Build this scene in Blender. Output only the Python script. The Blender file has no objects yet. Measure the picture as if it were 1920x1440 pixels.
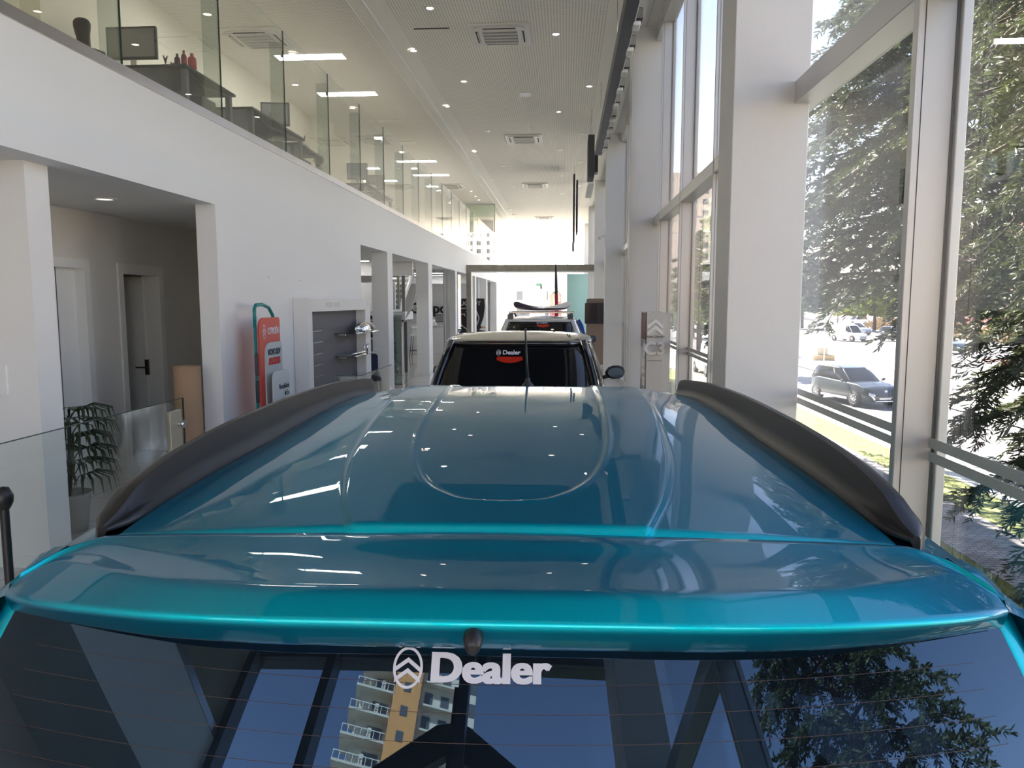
import bpy, bmesh, math, random
import numpy as np
from mathutils import Vector, Matrix, noise

S = bpy.context.scene
C = S.collection
PI = math.pi
rnd = random.Random(7)

# ---------------------------------------------------------------- camera
FPX = 1420.0
YAW = math.atan(100 / FPX)
PITCH = math.atan(155 / FPX)
cam_d = bpy.data.cameras.new('camera')
cam_d.sensor_fit = 'HORIZONTAL'
cam_d.sensor_width = 36.0
cam_d.lens = 36.0 * FPX / 1920.0
cam_d.clip_start = 0.05
cam_d.clip_end = 2000
cam = bpy.data.objects.new('camera', cam_d)
cam.location = (0, 0, 1.98)
cam.rotation_euler = (PI / 2 - PITCH, 0, YAW)
C.objects.link(cam)
S.camera = cam

# ---------------------------------------------------------------- view, sky and sun
S.view_settings.view_transform = 'Standard'
S.view_settings.look = 'None'
S.view_settings.gamma = 1.0
S.view_settings.use_curve_mapping = False
S.view_settings.exposure = 0.03
S.cycles.use_denoising = True
S.cycles.transparent_max_bounces = 40
S.cycles.max_bounces = 12
S.cycles.diffuse_bounces = 6
S.cycles.glossy_bounces = 6
S.cycles.sample_clamp_indirect = 8.0
S.cycles.caustics_reflective = False
S.cycles.caustics_refractive = False

SUN_AZ = math.radians(-35)      # from the hall axis, towards the office side
SUN_EL = math.radians(43)
W = bpy.data.worlds.new('sky')
S.world = W
W.use_nodes = True
wn = W.node_tree.nodes
wl = W.node_tree.links
bg = wn['Background']
sky = wn.new('ShaderNodeTexSky')
sky.sky_type = 'NISHITA'
sky.sun_disc = False
sky.sun_elevation = SUN_EL
sky.sun_rotation = SUN_AZ
sky.air_density = 1.0
sky.dust_density = 0.0
sky.ozone_density = 3.0
wbal = wn.new('ShaderNodeVectorMath')
wbal.operation = 'MULTIPLY'
wbal.inputs[1].default_value = (1.34, .97, .84)      # daylight white balance of the photograph
wl.new(sky.outputs[0], wbal.inputs[0])
wl.new(wbal.outputs[0], bg.inputs[0])
bg.inputs[1].default_value = SKY_STRENGTH = 0.75
sun_d = bpy.data.lights.new('sun', 'SUN')
sun_d.energy = 44.0
sun_d.angle = math.radians(0.55)
sun_d.color = (1.0, 0.89, 0.77)
sun = bpy.data.objects.new('sun', sun_d)
dirv = Vector((math.sin(SUN_AZ) * math.cos(SUN_EL), math.cos(SUN_AZ) * math.cos(SUN_EL), math.sin(SUN_EL)))
sun.rotation_euler = (-dirv).to_track_quat('-Z', 'Y').to_euler()
sun.location = dirv * 60
C.objects.link(sun)

# ---------------------------------------------------------------- materials
MATS = {}

def mat(name, color=(0.8, 0.8, 0.8), rough=0.5, metal=0.0, coat=0.0, coat_rough=0.02, spec=0.5, emit=None, es=0.0,
        noise_amt=0.0, noise_scale=8.0, bump=0.0, bump_scale=60.0, ior=1.5):
    if name in MATS:
        return MATS[name]
    m = bpy.data.materials.new(name)
    m.use_nodes = True
    nt = m.node_tree
    b = nt.nodes['Principled BSDF']
    b.inputs['Base Color'].default_value = (*color, 1)
    b.inputs['Roughness'].default_value = rough
    b.inputs['Metallic'].default_value = metal
    b.inputs['Coat Weight'].default_value = coat
    b.inputs['Coat Roughness'].default_value = coat_rough
    b.inputs['Specular IOR Level'].default_value = spec
    b.inputs['IOR'].default_value = ior
    if emit:
        b.inputs['Emission Color'].default_value = (*emit, 1)
        b.inputs['Emission Strength'].default_value = es
    if noise_amt:
        tc = nt.nodes.new('ShaderNodeTexCoord')
        n = nt.nodes.new('ShaderNodeTexNoise')
        n.inputs['Scale'].default_value = noise_scale
        n.inputs['Detail'].default_value = 4
        mx = nt.nodes.new('ShaderNodeMix')
        mx.data_type = 'RGBA'
        mx.inputs['A'].default_value = (*[c * (1 - noise_amt) for c in color], 1)
        mx.inputs['B'].default_value = (*[min(1, c * (1 + noise_amt)) for c in color], 1)
        nt.links.new(tc.outputs['Object'], n.inputs['Vector'])
        nt.links.new(n.outputs['Fac'], mx.inputs['Factor'])
        nt.links.new(mx.outputs['Result'], b.inputs['Base Color'])
    if bump:
        tc = nt.nodes.new('ShaderNodeTexCoord')
        n = nt.nodes.new('ShaderNodeTexNoise')
        n.inputs['Scale'].default_value = bump_scale
        n.inputs['Detail'].default_value = 3
        bp = nt.nodes.new('ShaderNodeBump')
        bp.inputs['Strength'].default_value = bump
        bp.inputs['Distance'].default_value = 0.01
        nt.links.new(tc.outputs['Object'], n.inputs['Vector'])
        nt.links.new(n.outputs['Fac'], bp.inputs['Height'])
        nt.links.new(bp.outputs['Normal'], b.inputs['Normal'])
    MATS[name] = m
    return m


def glass(name, tint=(0.95, 0.98, 0.96), f0=0.05, refl=1.0):
    """thin architectural glass: see-through with angle-dependent mirror reflection"""
    if name in MATS:
        return MATS[name]
    m = bpy.data.materials.new(name)
    m.use_nodes = True
    nt = m.node_tree
    nt.nodes.clear()
    out = nt.nodes.new('ShaderNodeOutputMaterial')
    tr = nt.nodes.new('ShaderNodeBsdfTransparent')
    tr.inputs[0].default_value = (*tint, 1)
    gl = nt.nodes.new('ShaderNodeBsdfGlossy')
    gl.inputs['Roughness'].default_value = 0.0
    gl.inputs['Color'].default_value = (refl, refl, refl, 1)
    lw = nt.nodes.new('ShaderNodeLayerWeight')
    lw.inputs['Blend'].default_value = 0.5
    pw = nt.nodes.new('ShaderNodeMath')
    pw.operation = 'POWER'
    pw.inputs[1].default_value = 4.5
    ma = nt.nodes.new('ShaderNodeMath')
    ma.operation = 'MULTIPLY_ADD'
    ma.inputs[1].default_value = 1 - f0
    ma.inputs[2].default_value = f0
    mx = nt.nodes.new('ShaderNodeMixShader')
    nt.links.new(lw.outputs['Facing'], pw.inputs[0])
    nt.links.new(pw.outputs[0], ma.inputs[0])
    nt.links.new(ma.outputs[0], mx.inputs[0])
    nt.links.new(tr.outputs[0], mx.inputs[1])
    nt.links.new(gl.outputs[0], mx.inputs[2])
    nt.links.new(mx.outputs[0], out.inputs[0])
    MATS[name] = m
    return m


def nodes_of(m):
    return m.node_tree.nodes, m.node_tree.links, m.node_tree.nodes['Principled BSDF']


# paints
wall_paint = mat('white_wall_paint', (0.80, 0.79, 0.78), 0.6, bump=0.12, bump_scale=180)
cool_paint = mat('cool_white_paint', (0.80, 0.81, 0.82), 0.55, bump=0.1, bump_scale=180)
ceil_plain = mat('ceiling_paint', (0.92, 0.88, 0.81), 0.7)
trim_paint = mat('white_trim', (0.82, 0.82, 0.80), 0.4)
frame_paint = mat('window_frame_aluminium', (0.62, 0.61, 0.60), 0.35, metal=0.35)
steel = mat('brushed_steel', (0.62, 0.58, 0.55), 0.28, metal=0.9, noise_amt=0.08, noise_scale=3)
chrome = mat('chrome', (0.85, 0.85, 0.86), 0.06, metal=1.0)
black_plastic = mat('black_plastic', (0.018, 0.018, 0.02), 0.4)
dark_metal = mat('dark_track_metal', (0.016, 0.018, 0.028), 0.4, coat=0.1)
grey_panel = mat('grey_panel', (0.12, 0.12, 0.135), 0.6, bump=0.1, bump_scale=200)
rubber = mat('tyre_rubber', (0.012, 0.012, 0.012), 0.75)
clear_glass = glass('clear_window_glass', (0.975, 0.985, 0.98), 0.06)
rail_glass = glass('balustrade_glass', (0.965, 0.985, 0.972), 0.035)
lamp_white = mat('lamp_diffuser', (1, 1, 1), 0.5, emit=(1.0, 0.98, 0.95), es=22.0)
lamp_spot = mat('spot_lamp_glow', (1, 1, 1), 0.5, emit=(1.0, 0.9, 0.78), es=14.0)
lamp_off = mat('lamp_off_lens', (0.75, 0.75, 0.72), 0.3)

# perforated acoustic ceiling board: fine rows of small round holes
perf = mat('perforated_ceiling_board', (0.78, 0.74, 0.68), 0.75)
n_, l_, b_ = nodes_of(perf)
tc = n_.new('ShaderNodeTexCoord')
sep = n_.new('ShaderNodeSeparateXYZ')
l_.new(tc.outputs['Object'], sep.inputs[0])
def _saw(sock, period):
    d = n_.new('ShaderNodeMath'); d.operation = 'DIVIDE'; d.inputs[1].default_value = period
    l_.new(sock, d.inputs[0])
    f = n_.new('ShaderNodeMath'); f.operation = 'FRACT'
    l_.new(d.outputs[0], f.inputs[0])
    s = n_.new('ShaderNodeMath'); s.operation = 'SUBTRACT'; s.inputs[1].default_value = 0.5
    l_.new(f.outputs[0], s.inputs[0])
    q = n_.new('ShaderNodeMath'); q.operation = 'MULTIPLY'
    l_.new(s.outputs[0], q.inputs[0]); l_.new(s.outputs[0], q.inputs[1])
    return q
qx, qy = _saw(sep.outputs['X'], 0.045), _saw(sep.outputs['Y'], 0.045)
ad = n_.new('ShaderNodeMath'); ad.operation = 'ADD'
l_.new(qx.outputs[0], ad.inputs[0]); l_.new(qy.outputs[0], ad.inputs[1])
lt = n_.new('ShaderNodeMath'); lt.operation = 'LESS_THAN'; lt.inputs[1].default_value = 0.052
l_.new(ad.outputs[0], lt.inputs[0])
mx = n_.new('ShaderNodeMix'); mx.data_type = 'RGBA'
mx.inputs['A'].default_value = (0.93, 0.885, 0.81, 1)
mx.inputs['B'].default_value = (0.45, 0.42, 0.37, 1)
l_.new(lt.outputs[0], mx.inputs['Factor'])
l_.new(mx.outputs['Result'], b_.inputs['Base Color'])

# polished floor tiles
floor_m = mat('polished_floor_tile', (0.42, 0.40, 0.37), 0.12, coat=0.2)
n_, l_, b_ = nodes_of(floor_m)
tc = n_.new('ShaderNodeTexCoord')
br = n_.new('ShaderNodeTexBrick')
br.offset = 0.0
br.inputs['Color1'].default_value = (0.62, 0.60, 0.56, 1)
br.inputs['Color2'].default_value = (0.59, 0.57, 0.53, 1)
br.inputs['Mortar'].default_value = (0.28, 0.27, 0.25, 1)
br.inputs['Scale'].default_value = 1.0
br.inputs['Mortar Size'].default_value = 0.004
br.inputs['Brick Width'].default_value = 0.8
br.inputs['Row Height'].default_value = 0.8
l_.new(tc.outputs['Object'], br.inputs['Vector'])
l_.new(br.outputs['Color'], b_.inputs['Base Color'])

# ---------------------------------------------------------------- mesh helpers
class MB:
    """collects shapes and links them as one mesh object"""
    def __init__(self):
        self.v = []
        self.f = []
        self.mi = []
        self.sm = []
        self.m = 0

    def add(self, vs, fs, smooth=False):
        o = len(self.v)
        self.v.extend([tuple(p) for p in vs])
        for f in fs:
            self.f.append(tuple(i + o for i in f))
            self.mi.append(self.m)
            self.sm.append(smooth)
        return self

    def box(self, x0, x1, y0, y1, z0, z1):
        x0, x1 = sorted((x0, x1)); y0, y1 = sorted((y0, y1)); z0, z1 = sorted((z0, z1))
        vs = [(x0, y0, z0), (x1, y0, z0), (x1, y1, z0), (x0, y1, z0), (x0, y0, z1), (x1, y0, z1), (x1, y1, z1), (x0, y1, z1)]
        return self.add(vs, [(0, 3, 2, 1), (4, 5, 6, 7), (0, 1, 5, 4), (1, 2, 6, 5), (2, 3, 7, 6), (3, 0, 4, 7)])

    def tube(self, pts, r, n=8, caps=True, smooth=True, squash=None):
        pts = [Vector(p) for p in pts]
        rs = r if isinstance(r, (list, tuple)) else [r] * len(pts)
        o = len(self.v)
        up = None
        rings = []
        for i, p in enumerate(pts):
            if i == 0:
                t = pts[1] - p
            elif i == len(pts) - 1:
                t = p - pts[i - 1]
            else:
                t = pts[i + 1] - pts[i - 1]
            t.normalize()
            if up is None:
                up = Vector((0, 0, 1)) if abs(t.z) < 0.9 else Vector((1, 0, 0))
            a = t.cross(up)
            if a.length < 1e-5:
                a = t.orthogonal()
            a.normalize()
            b = a.cross(t)
            up = b
            for k in range(n):
                an = 2 * PI * k / n
                q = p + (a * math.cos(an) + b * math.sin(an)) * rs[i]
                self.v.append(tuple(q))
        for i in range(len(pts) - 1):
            for k in range(n):
                k2 = (k + 1) % n
                self.f.append((o + i * n + k, o + i * n + k2, o + (i + 1) * n + k2, o + (i + 1) * n + k))
                self.mi.append(self.m); self.sm.append(smooth)
        if caps:
            self.f.append(tuple(o + k for k in reversed(range(n)))); self.mi.append(self.m); self.sm.append(False)
            e = o + (len(pts) - 1) * n
            self.f.append(tuple(e + k for k in range(n))); self.mi.append(self.m); self.sm.append(False)
        return self

    def cyl(self, x, y, z0, z1, r, n=24, r1=None):
        return self.tube([(x, y, z0), (x, y, z1)], [r, r if r1 is None else r1], n)

    def lathe(self, prof, n=24, cx=0, cy=0, axis='z'):
        o = len(self.v)
        for (r, z) in prof:
            for k in range(n):
                a = 2 * PI * k / n
                if axis == 'z':
                    self.v.append((cx + r * math.cos(a), cy + r * math.sin(a), z))
                elif axis == 'x':
                    self.v.append((z, cx + r * math.cos(a), cy + r * math.sin(a)))
                else:
                    self.v.append((cx + r * math.cos(a), z, cy + r * math.sin(a)))
        for i in range(len(prof) - 1):
            for k in range(n):
                k2 = (k + 1) % n
                self.f.append((o + i * n + k, o + i * n + k2, o + (i + 1) * n + k2, o + (i + 1) * n + k))
                self.mi.append(self.m); self.sm.append(True)
        return self

    def prism(self, poly, a, b, axis='y'):
        """extrude a 2-D outline along an axis from a to b"""
        def P3(p, t):
            if axis == 'y':
                return (p[0], t, p[1])
            if axis == 'x':
                return (t, p[0], p[1])
            return (p[0], p[1], t)
        n = len(poly)
        vs = [P3(p, a) for p in poly] + [P3(p, b) for p in poly]
        fs = [tuple(range(n)), tuple(range(2 * n - 1, n - 1, -1))]
        for i in range(n):
            j = (i + 1) % n
            fs.append((i, i + n, j + n, j))
        return self.add(vs, fs)

    def loft(self, rings, closed=False, smooth=True, cap=False):
        """rings: list of equal-length point lists"""
        n = len(rings[0])
        vs = [p for r in rings for p in r]
        fs = []
        for i in range(len(rings) - 1):
            for k in range(n if closed else n - 1):
                k2 = (k + 1) % n
                fs.append((i * n + k, i * n + k2, (i + 1) * n + k2, (i + 1) * n + k))
        self.add(vs, fs, smooth)
        if cap:
            o = len(self.v) - len(vs)
            self.f.append(tuple(o + k for k in reversed(range(n)))); self.mi.append(self.m); self.sm.append(False)
            e = o + (len(rings) - 1) * n
            self.f.append(tuple(e + k for k in range(n))); self.mi.append(self.m); self.sm.append(False)
        return self

    def build(self, name, mats, parent=None, bevel=0, fix=True, seg=2, solid=0, weld=0):
        me = bpy.data.meshes.new(name)
        me.from_pydata(self.v, [], self.f)
        ms = mats if isinstance(mats, (list, tuple)) else [mats]
        for m in ms:
            me.materials.append(m)
        me.polygons.foreach_set('material_index', self.mi)
        me.polygons.foreach_set('use_smooth', self.sm)
        if fix or weld:
            bm = bmesh.new(); bm.from_mesh(me)
            if weld:
                bmesh.ops.remove_doubles(bm, verts=bm.verts, dist=weld)
            if fix:
                bmesh.ops.recalc_face_normals(bm, faces=bm.faces)
            bm.to_mesh(me); bm.free()
        me.update()
        o = bpy.data.objects.new(name, me)
        C.objects.link(o)
        if parent is not None:
            o.parent = parent
        if solid:
            md = o.modifiers.new('thick', 'SOLIDIFY'); md.thickness = solid; md.offset = -1
        if bevel:
            md = o.modifiers.new('bevel', 'BEVEL'); md.width = bevel; md.segments = seg; md.limit_method = 'ANGLE'
            md.angle_limit = math.radians(40)
            md.harden_normals = False
        return o


def struct(o, label=None, cat=None):
    o['kind'] = 'structure'
    if label:
        o['label'] = label
    if cat:
        o['category'] = cat
    return o


def thing(name, label, cat, loc=(0, 0, 0), rz=0.0, group=None):
    o = bpy.data.objects.new(name, None)
    o.empty_display_size = 0.1
    C.objects.link(o)
    o.location = loc
    o.rotation_euler = (0, 0, rz)
    o['label'] = label
    o['category'] = cat
    if group:
        o['group'] = group
    return o


def tag(o, label, cat, group=None, kind=None):
    o['label'] = label
    o['category'] = cat
    if group:
        o['group'] = group
    if kind:
        o['kind'] = kind
    return o


def dup(root, loc=None, rz=None, label=None, group=None):
    r = root.copy()
    C.objects.link(r)
    if loc is not None:
        r.location = loc
    if rz is not None:
        r.rotation_euler = (0, 0, rz)
    if label:
        r['label'] = label
    if group:
        r['group'] = group
    for ch in list(root.children):
        c = ch.copy(); C.objects.link(c); c.parent = r
        for g in list(ch.children):
            d = g.copy(); C.objects.link(d); d.parent = c
    return r


def text_mesh(name, body, size, m, parent=None, loc=(0, 0, 0), rot=(0, 0, 0), extrude=0.001, bold=0.0, align='CENTER', sx=1.0, spacing=1.0, fat=0.0):
    cu = bpy.data.curves.new(name, 'FONT')
    cu.body = body
    cu.size = size
    cu.extrude = extrude
    cu.offset = bold
    cu.align_x = align
    cu.align_y = 'CENTER'
    cu.space_character = spacing
    cu.resolution_u = 4
    t = bpy.data.objects.new(name + '_tmp', cu)
    C.objects.link(t)
    bpy.context.view_layer.update()
    me = bpy.data.meshes.new_from_object(t.evaluated_get(bpy.context.evaluated_depsgraph_get()))
    bpy.data.objects.remove(t)
    me.transform(Matrix.Diagonal((sx, 1, 1, 1)))
    if fat:
        bm = bmesh.new()
        for d in (-fat, fat):
            me.transform(Matrix.Translation((d, 0, 0)))
            bm.from_mesh(me)
            me.transform(Matrix.Translation((-d, 0, 0)))
        bm.to_mesh(me); bm.free()
    me.materials.clear()
    me.materials.append(m)
    me.name = name
    o = bpy.data.objects.new(name, me)
    C.objects.link(o)
    o.location = loc
    o.rotation_euler = rot
    if parent is not None:
        o.parent = parent
    return o


ROT_BACK = (PI / 2, 0, 0)             # text reading towards -Y
ROT_SIDE = (PI / 2, 0, PI / 2)        # text reading towards +X

def rrect(x0, x1, z0, z1, r, n=6):
    pts = []
    for (cx, cz, a0) in ((x1 - r, z1 - r, 0), (x0 + r, z1 - r, 90), (x0 + r, z0 + r, 180), (x1 - r, z0 + r, 270)):
        for k in range(n + 1):
            a = math.radians(a0 + 90 * k / n)
            pts.append((cx + r * math.cos(a), cz + r * math.sin(a)))
    return pts
# ================================================================ the building
GX = 1.5          # plane of the street-side glazing
LX = -3.6         # plane of the office-side wall
CZ = 6.18         # ceiling
SO = 2.97         # soffit under the upper floor
F2 = 3.75         # upper floor level
Y0, Y1 = -3.1, 47.3

struct(MB().box(-13, 1.62, Y0 - .1, Y1 + .1, -0.25, 0).build('floor', floor_m), 'polished light grey tiled showroom floor', 'floor')

# ceiling: plain slab with perforated boards, a ridge strip and small access lids
ce = struct(MB().box(-13, 1.62, Y0 - .1, Y1 + .1, CZ, CZ + .95).build('ceiling', ceil_plain), 'pale beige showroom ceiling', 'ceiling')
MB().box(-2.55, 0.59, 10.55, Y1 - 1, CZ - .012, CZ + .01).build('perforated_board', perf, ce)
MB().box(-2.55, 0.59, 1.6, 10.55, CZ - .012, CZ + .01).build('charcoal_board', mat('charcoal_ceiling_board', (.035, .035, .038), .7), ce)
MB().box(-2.55, 0.59, Y0, 1.6, CZ - .012, CZ + .01).build('perforated_board', perf, ce)
MB().box(-8.6, -3.1, Y0, Y1 - 5, CZ - .012, CZ + .01).build('perforated_board', perf, ce)
MB().box(-2.905, -2.865, Y0, Y1, CZ - .03, CZ + .01).build('ridge_strip', trim_paint, ce)
MB().box(1.2, 1.212, Y0, Y1, CZ - .012, CZ + .01).build('pocket_strip', frame_paint, ce)

# upper floor slab with its fascia towards the hall
FE = 40.0
sl = MB()
sl.box(-13, LX - .2, Y0, FE, SO, F2)
struct(sl.build('floor_upper', wall_paint), 'underside of the upper office floor', 'floor')
fa = MB().box(LX - .2, LX, Y0, FE, SO, 3.80)
fa.box(LX - .21, LX, 7.7, 13.26, 0, SO)
for (ya, yb) in ((15.27, 15.72), (19.87, 20.43), (24.75, 25.15), (30.2, 30.6), (34.6, 35.0), (FE - .4, FE)):
    fa.box(LX - .33, LX, ya, yb, 0, SO)
wl_o = struct(fa.build('wall_left', cool_paint), 'white office-side wall with openings under the upper floor', 'wall')
MB().box(LX - .12, LX + .012, Y0, FE, 3.80, 3.885).build('metal_curb', steel, wl_o)
# two small screw holes in the solid wall
for (yy, zz) in ((9.05, 2.27), (10.15, 2.265)):
    MB().tube([(LX - .01, yy, zz), (LX + .003, yy, zz)], .008, 8).build('wall_plug', black_plastic, wl_o)

# near pier and alcove behind the left wall plane
pier = struct(MB().box(-4.75, -3.82, 5.22, 5.47, 0, SO).build('wall_pier', wall_paint), 'white pier beside the alcove, carrying the soffit', 'wall')
MB().box(-4.76, -3.805, 5.205, 5.485, 0, .10).build('baseboard', trim_paint, pier)
MB().box(-4.12, -4.05, 5.205, 5.222, 1.30, 1.52).build('switch_plate', trim_paint, pier, bevel=.004)
al = MB()
AX = -5.3
al.box(AX - .2, AX, -3.5, 6.95, 0, SO)
al.box(AX - .2, AX, 8.08, 8.78, 0, SO)
al.box(AX - .2, AX, 9.62, 13.0, 0, SO)
al.box(AX - .2, AX, 6.95, 8.08, 2.36, SO)
al.box(AX - .2, AX, 8.78, 9.62, 2.33, SO)
al.box(-13, -3.81, 11.0, 11.15, 0, SO)
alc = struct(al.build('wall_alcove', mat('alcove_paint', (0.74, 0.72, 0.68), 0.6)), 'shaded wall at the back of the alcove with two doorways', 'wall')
for (ya, yb) in ((5.47, 6.87), (8.16, 8.70), (9.70, 11.0)):
    struct(MB().box(AX, AX + .015, ya, yb, 0, .10).build('baseboard_alcove', trim_paint), 'white skirting along the alcove wall', 'baseboard')
# double leaf service door, closed
d1 = struct(MB().box(AX - .15, AX - .10, 6.95, 8.08, 0, 2.36).build('door_1', trim_paint), 'closed white door in the alcove, half hidden by the pier', 'door')
MB().box(AX - .1, AX - .094, 7.74, 7.748, 0, 2.36).build('leaf_joint', grey_panel, d1)
MB().box(AX - .1, AX - .07, 7.42, 7.50, 1.55, 1.85).build('lock_plate', steel, d1, bevel=.005)
cs = MB(); cs.box(AX - .15, AX + .02, 8.06, 8.16, 0, 2.34); cs.box(AX - .15, AX + .02, 6.87, 6.97, 0, 2.34); cs.box(AX - .15, AX + .02, 6.87, 8.16, 2.34, 2.44)
cs.build('door_frame', trim_paint, d1)
# washroom doorway, its leaf swung inwards
cs = MB(); cs.box(AX - .22, AX + .02, 9.60, 9.70, 0, 2.31); cs.box(AX - .22, AX + .02, 8.70, 8.80, 0, 2.31); cs.box(AX - .22, AX + .02, 8.70, 9.70, 2.31, 2.43)
d2 = struct(cs.build('door_2', trim_paint), 'open washroom doorway in the alcove', 'door')
MB().box(AX - 1.0, AX - .2, 9.575, 9.61, .01, 2.3).build('door_leaf', trim_paint, d2)
hd = MB().box(AX - .20, AX - .16, 9.54, 9.58, 1.02, 1.22); hd.tube([(AX - .18, 9.55, 1.12), (AX - .18, 9.50, 1.12), (AX - .30, 9.50, 1.12)], .01, 8)
hd.build('handle', mat('dark_bronze', (.09, .06, .04), .3, metal=.8), d2)
wr = MB(); wr.box(-7.6, -7.45, 8.2, 13, 0, SO); wr.box(-7.6, -5.5, 8.2, 8.3, 0, SO); wr.box(-7.6, -5.5, 10.85, 11.0, 0, SO)
struct(wr.build('wall_washroom', mat('washroom_beige', (0.62, 0.48, 0.33), 0.6)), 'beige washroom wall', 'wall')

# ground-floor office behind the openings
of = MB()
of.box(-13, -12.8, 11.15, 33, 0, SO)
struct(of.build('wall_office', wall_paint), 'white side wall of the ground-floor office', 'wall')
of = MB(); of.box(-13, -3.78, 33, 33.2, 0, SO); of.box(-13, -3.78, 29.5, 29.8, 2.66, SO)
struct(of.build('wall_lettered', mat('office_end_paint', (.70, .71, .73), .6)), 'pale grey office end wall carrying the lettering and shield', 'wall')
of = MB(); of.box(-13, -12.8, 33.2, FE, 0, SO); of.box(-13, -3.78, FE, FE + .2, 0, CZ); of.box(-9, -8.8, 22, FE, F2, CZ)
struct(of.build('wall_beyond', wall_paint), 'white partition beyond the office', 'wall')

# upper floor back wall
up = MB()
up.box(-6.1, -5.85, Y0, 8.1, F2, CZ); up.box(-6.1, -5.62, 8.1, 8.75, F2, CZ); up.box(-6.1, -5.85, 8.75, 17.4, F2, CZ)
up.box(-6.1, -5.55, 17.4, 18.3, F2, CZ); up.box(-6.1, -5.85, 18.3, 21.9, F2, CZ)
up.box(-9, -5.85, 21.9, 22.1, F2, CZ)
struct(up.build('wall_upper', mat('cream_wall_paint', (.82, .79, .68), .6)), 'cream back wall of the upper office with shallow pilasters', 'wall')

# street-side columns
for k in range(-1, 6):
    y = 4.81 + 7.45 * k
    struct(MB().box(1.0, 1.45, y, y + .41, 0, CZ).build('column_%d' % (k + 2), wall_paint, bevel=.006),
           'square white column number %d from the rear glazing along the street side' % (k + 2), 'column')

# street-side curtain wall
def bay(i, ya, yb):
    """one mullion with its pane units from ya to yb, one window"""
    fr = MB()
    fr.box(1.36, GX + .02, ya, ya + .05, 0, CZ)
    fr.box(1.355, 1.37, ya - .004, ya + .012, 0, CZ)
    fr.box(GX + .012, GX + .05, ya - .03, ya + .06, 0, CZ)
    fr.box(1.36, GX + .02, ya + .05, yb, 3.16, 3.29)
    fr.box(1.36, GX + .05, ya + .05, yb, 0, .12)
    fr.box(1.36, GX + .02, ya + .05, yb, 5.95, CZ)
    w = struct(fr.build('window_%d' % i, frame_paint, bevel=.003, seg=1), None, 'window')
    w['label'] = 'street-side glazing bay number %d, aluminium mullion and transom' % i
    MB().box(1.385, 1.388, ya - .0015, ya + .001, 0, CZ).build('gasket', black_plastic, w)
    MB().box(GX + .002, GX + .012, ya - .006, ya + .0, 0, CZ).build('gasket', black_plastic, w)
    MB().box(GX, GX + .01, ya + .05, yb, .12, 3.16).build('pane', clear_glass, w)
    MB().box(GX, GX + .01, ya + .05, yb, 3.29, 5.95).build('pane', clear_glass, w)
    fm = mat('grey_film', (.62, .60, .56), .6)
    MB().box(GX - .004, GX - .001, ya + .05, yb, 1.382, 1.424).build('film_stripe', fm, w)
    MB().box(GX - .004, GX - .001, ya + .05, yb, 1.326, 1.366).build('film_stripe', fm, w)

ys = [3.18 + 2.07 * n for n in range(-3, 22)]
ys = [Y0 + .05] + [y for y in ys if y > Y0 + .4]
for i, y in enumerate(ys):
    bay(i + 1, y, ys[i + 1] if i + 1 < len(ys) else Y1)

# rear glazing behind the camera (seen mirrored in the car's tailgate glass)
rw = MB()
RH = 4.80
rw.box(-3.6, GX + .12, Y0 - .2, Y0, RH, CZ)
RX = [-3.55, -2.35, -0.6, 1.5]
for x in RX:
    rw.box(x - .06, x + .06, Y0 - .12, Y0 + .12, 0, RH)
rw.box(-3.6, GX, Y0 - .1, Y0 + .05, 0, .12)
r_o = struct(rw.build('window_rear', mat('dark_frame', (.16, .16, .17), .4, metal=.3)), 'tall rear glazing of the showroom', 'window')
MB().box(-3.6, GX, Y0 - .06, Y0 - .05, .12, RH).build('pane', clear_glass, r_o)
struct(MB().box(-13, -3.6, Y0 - .2, Y0, 0, CZ).build('wall_rear', wall_paint), 'white rear wall of the office side', 'wall')

# far end glazing
fw = MB()
fw.box(-3.8, GX, Y1, Y1 + .12, 2.95, 3.9)
for x in (-3.75, -3.1, -1.25, .1, 1.2):
    fw.box(x - .04, x + .04, Y1, Y1 + .1, 3.9, CZ)
fw.box(-3.8, -3.05, Y1, Y1 + .12, 0, 2.95)
fw.box(0, GX, Y1, Y1 + .12, 0, 2.95)
fw.box(-1.56, -1.48, Y1, Y1 + .1, 0, 2.95)
fw.box(-3.05, 0, Y1, Y1 + .1, 2.75, 2.95)
f_o = struct(fw.build('window_far', mat('pale_frame', (.8, .78, .74), .5)), 'overexposed glazed end wall far down the hall', 'window')
MB().box(-3.8, GX, Y1 + .05, Y1 + .06, 3.9, CZ).build('pane', clear_glass, f_o)
MB().box(-3.05, 0, Y1 + .05, Y1 + .06, 0, 2.75).build('pane', clear_glass, f_o)
struct(MB().box(-13, -3.8, Y1, Y1 + .2, 0, F2).build('wall_far', wall_paint), 'white wall at the far end', 'wall')
sw = MB(); sw.box(-13.2, -13, Y0, Y1, 0, CZ)
struct(sw.build('wall_outer', wall_paint), 'outer wall of the office side', 'wall')
fu = MB()
for x in (-8.6, -7.2, -5.8, -4.4):
    fu.box(x - .04, x + .04, FE + .3, FE + .4, F2, CZ)
# concrete portal across the hall
conc = mat('raw_concrete', (.36, .33, .28), .8, noise_amt=.35, noise_scale=4, bump=.3, bump_scale=30)
po = MB(); po.box(-3.595, 1.45, 27.5, 27.9, 3.07, 3.285); po.box(-3.595, -3.44, 27.5, 27.9, 0, 3.07)
pt = struct(po.build('beam_portal', conc), 'raw concrete portal beam spanning the hall', 'beam')
MB().box(-3.44, 1.45, 27.52, 27.88, 3.03, 3.07).build('lining', trim_paint, pt)
MB().box(-3.44, -3.415, 27.52, 27.88, 0, 3.03).build('lining', trim_paint, pt)
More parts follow.
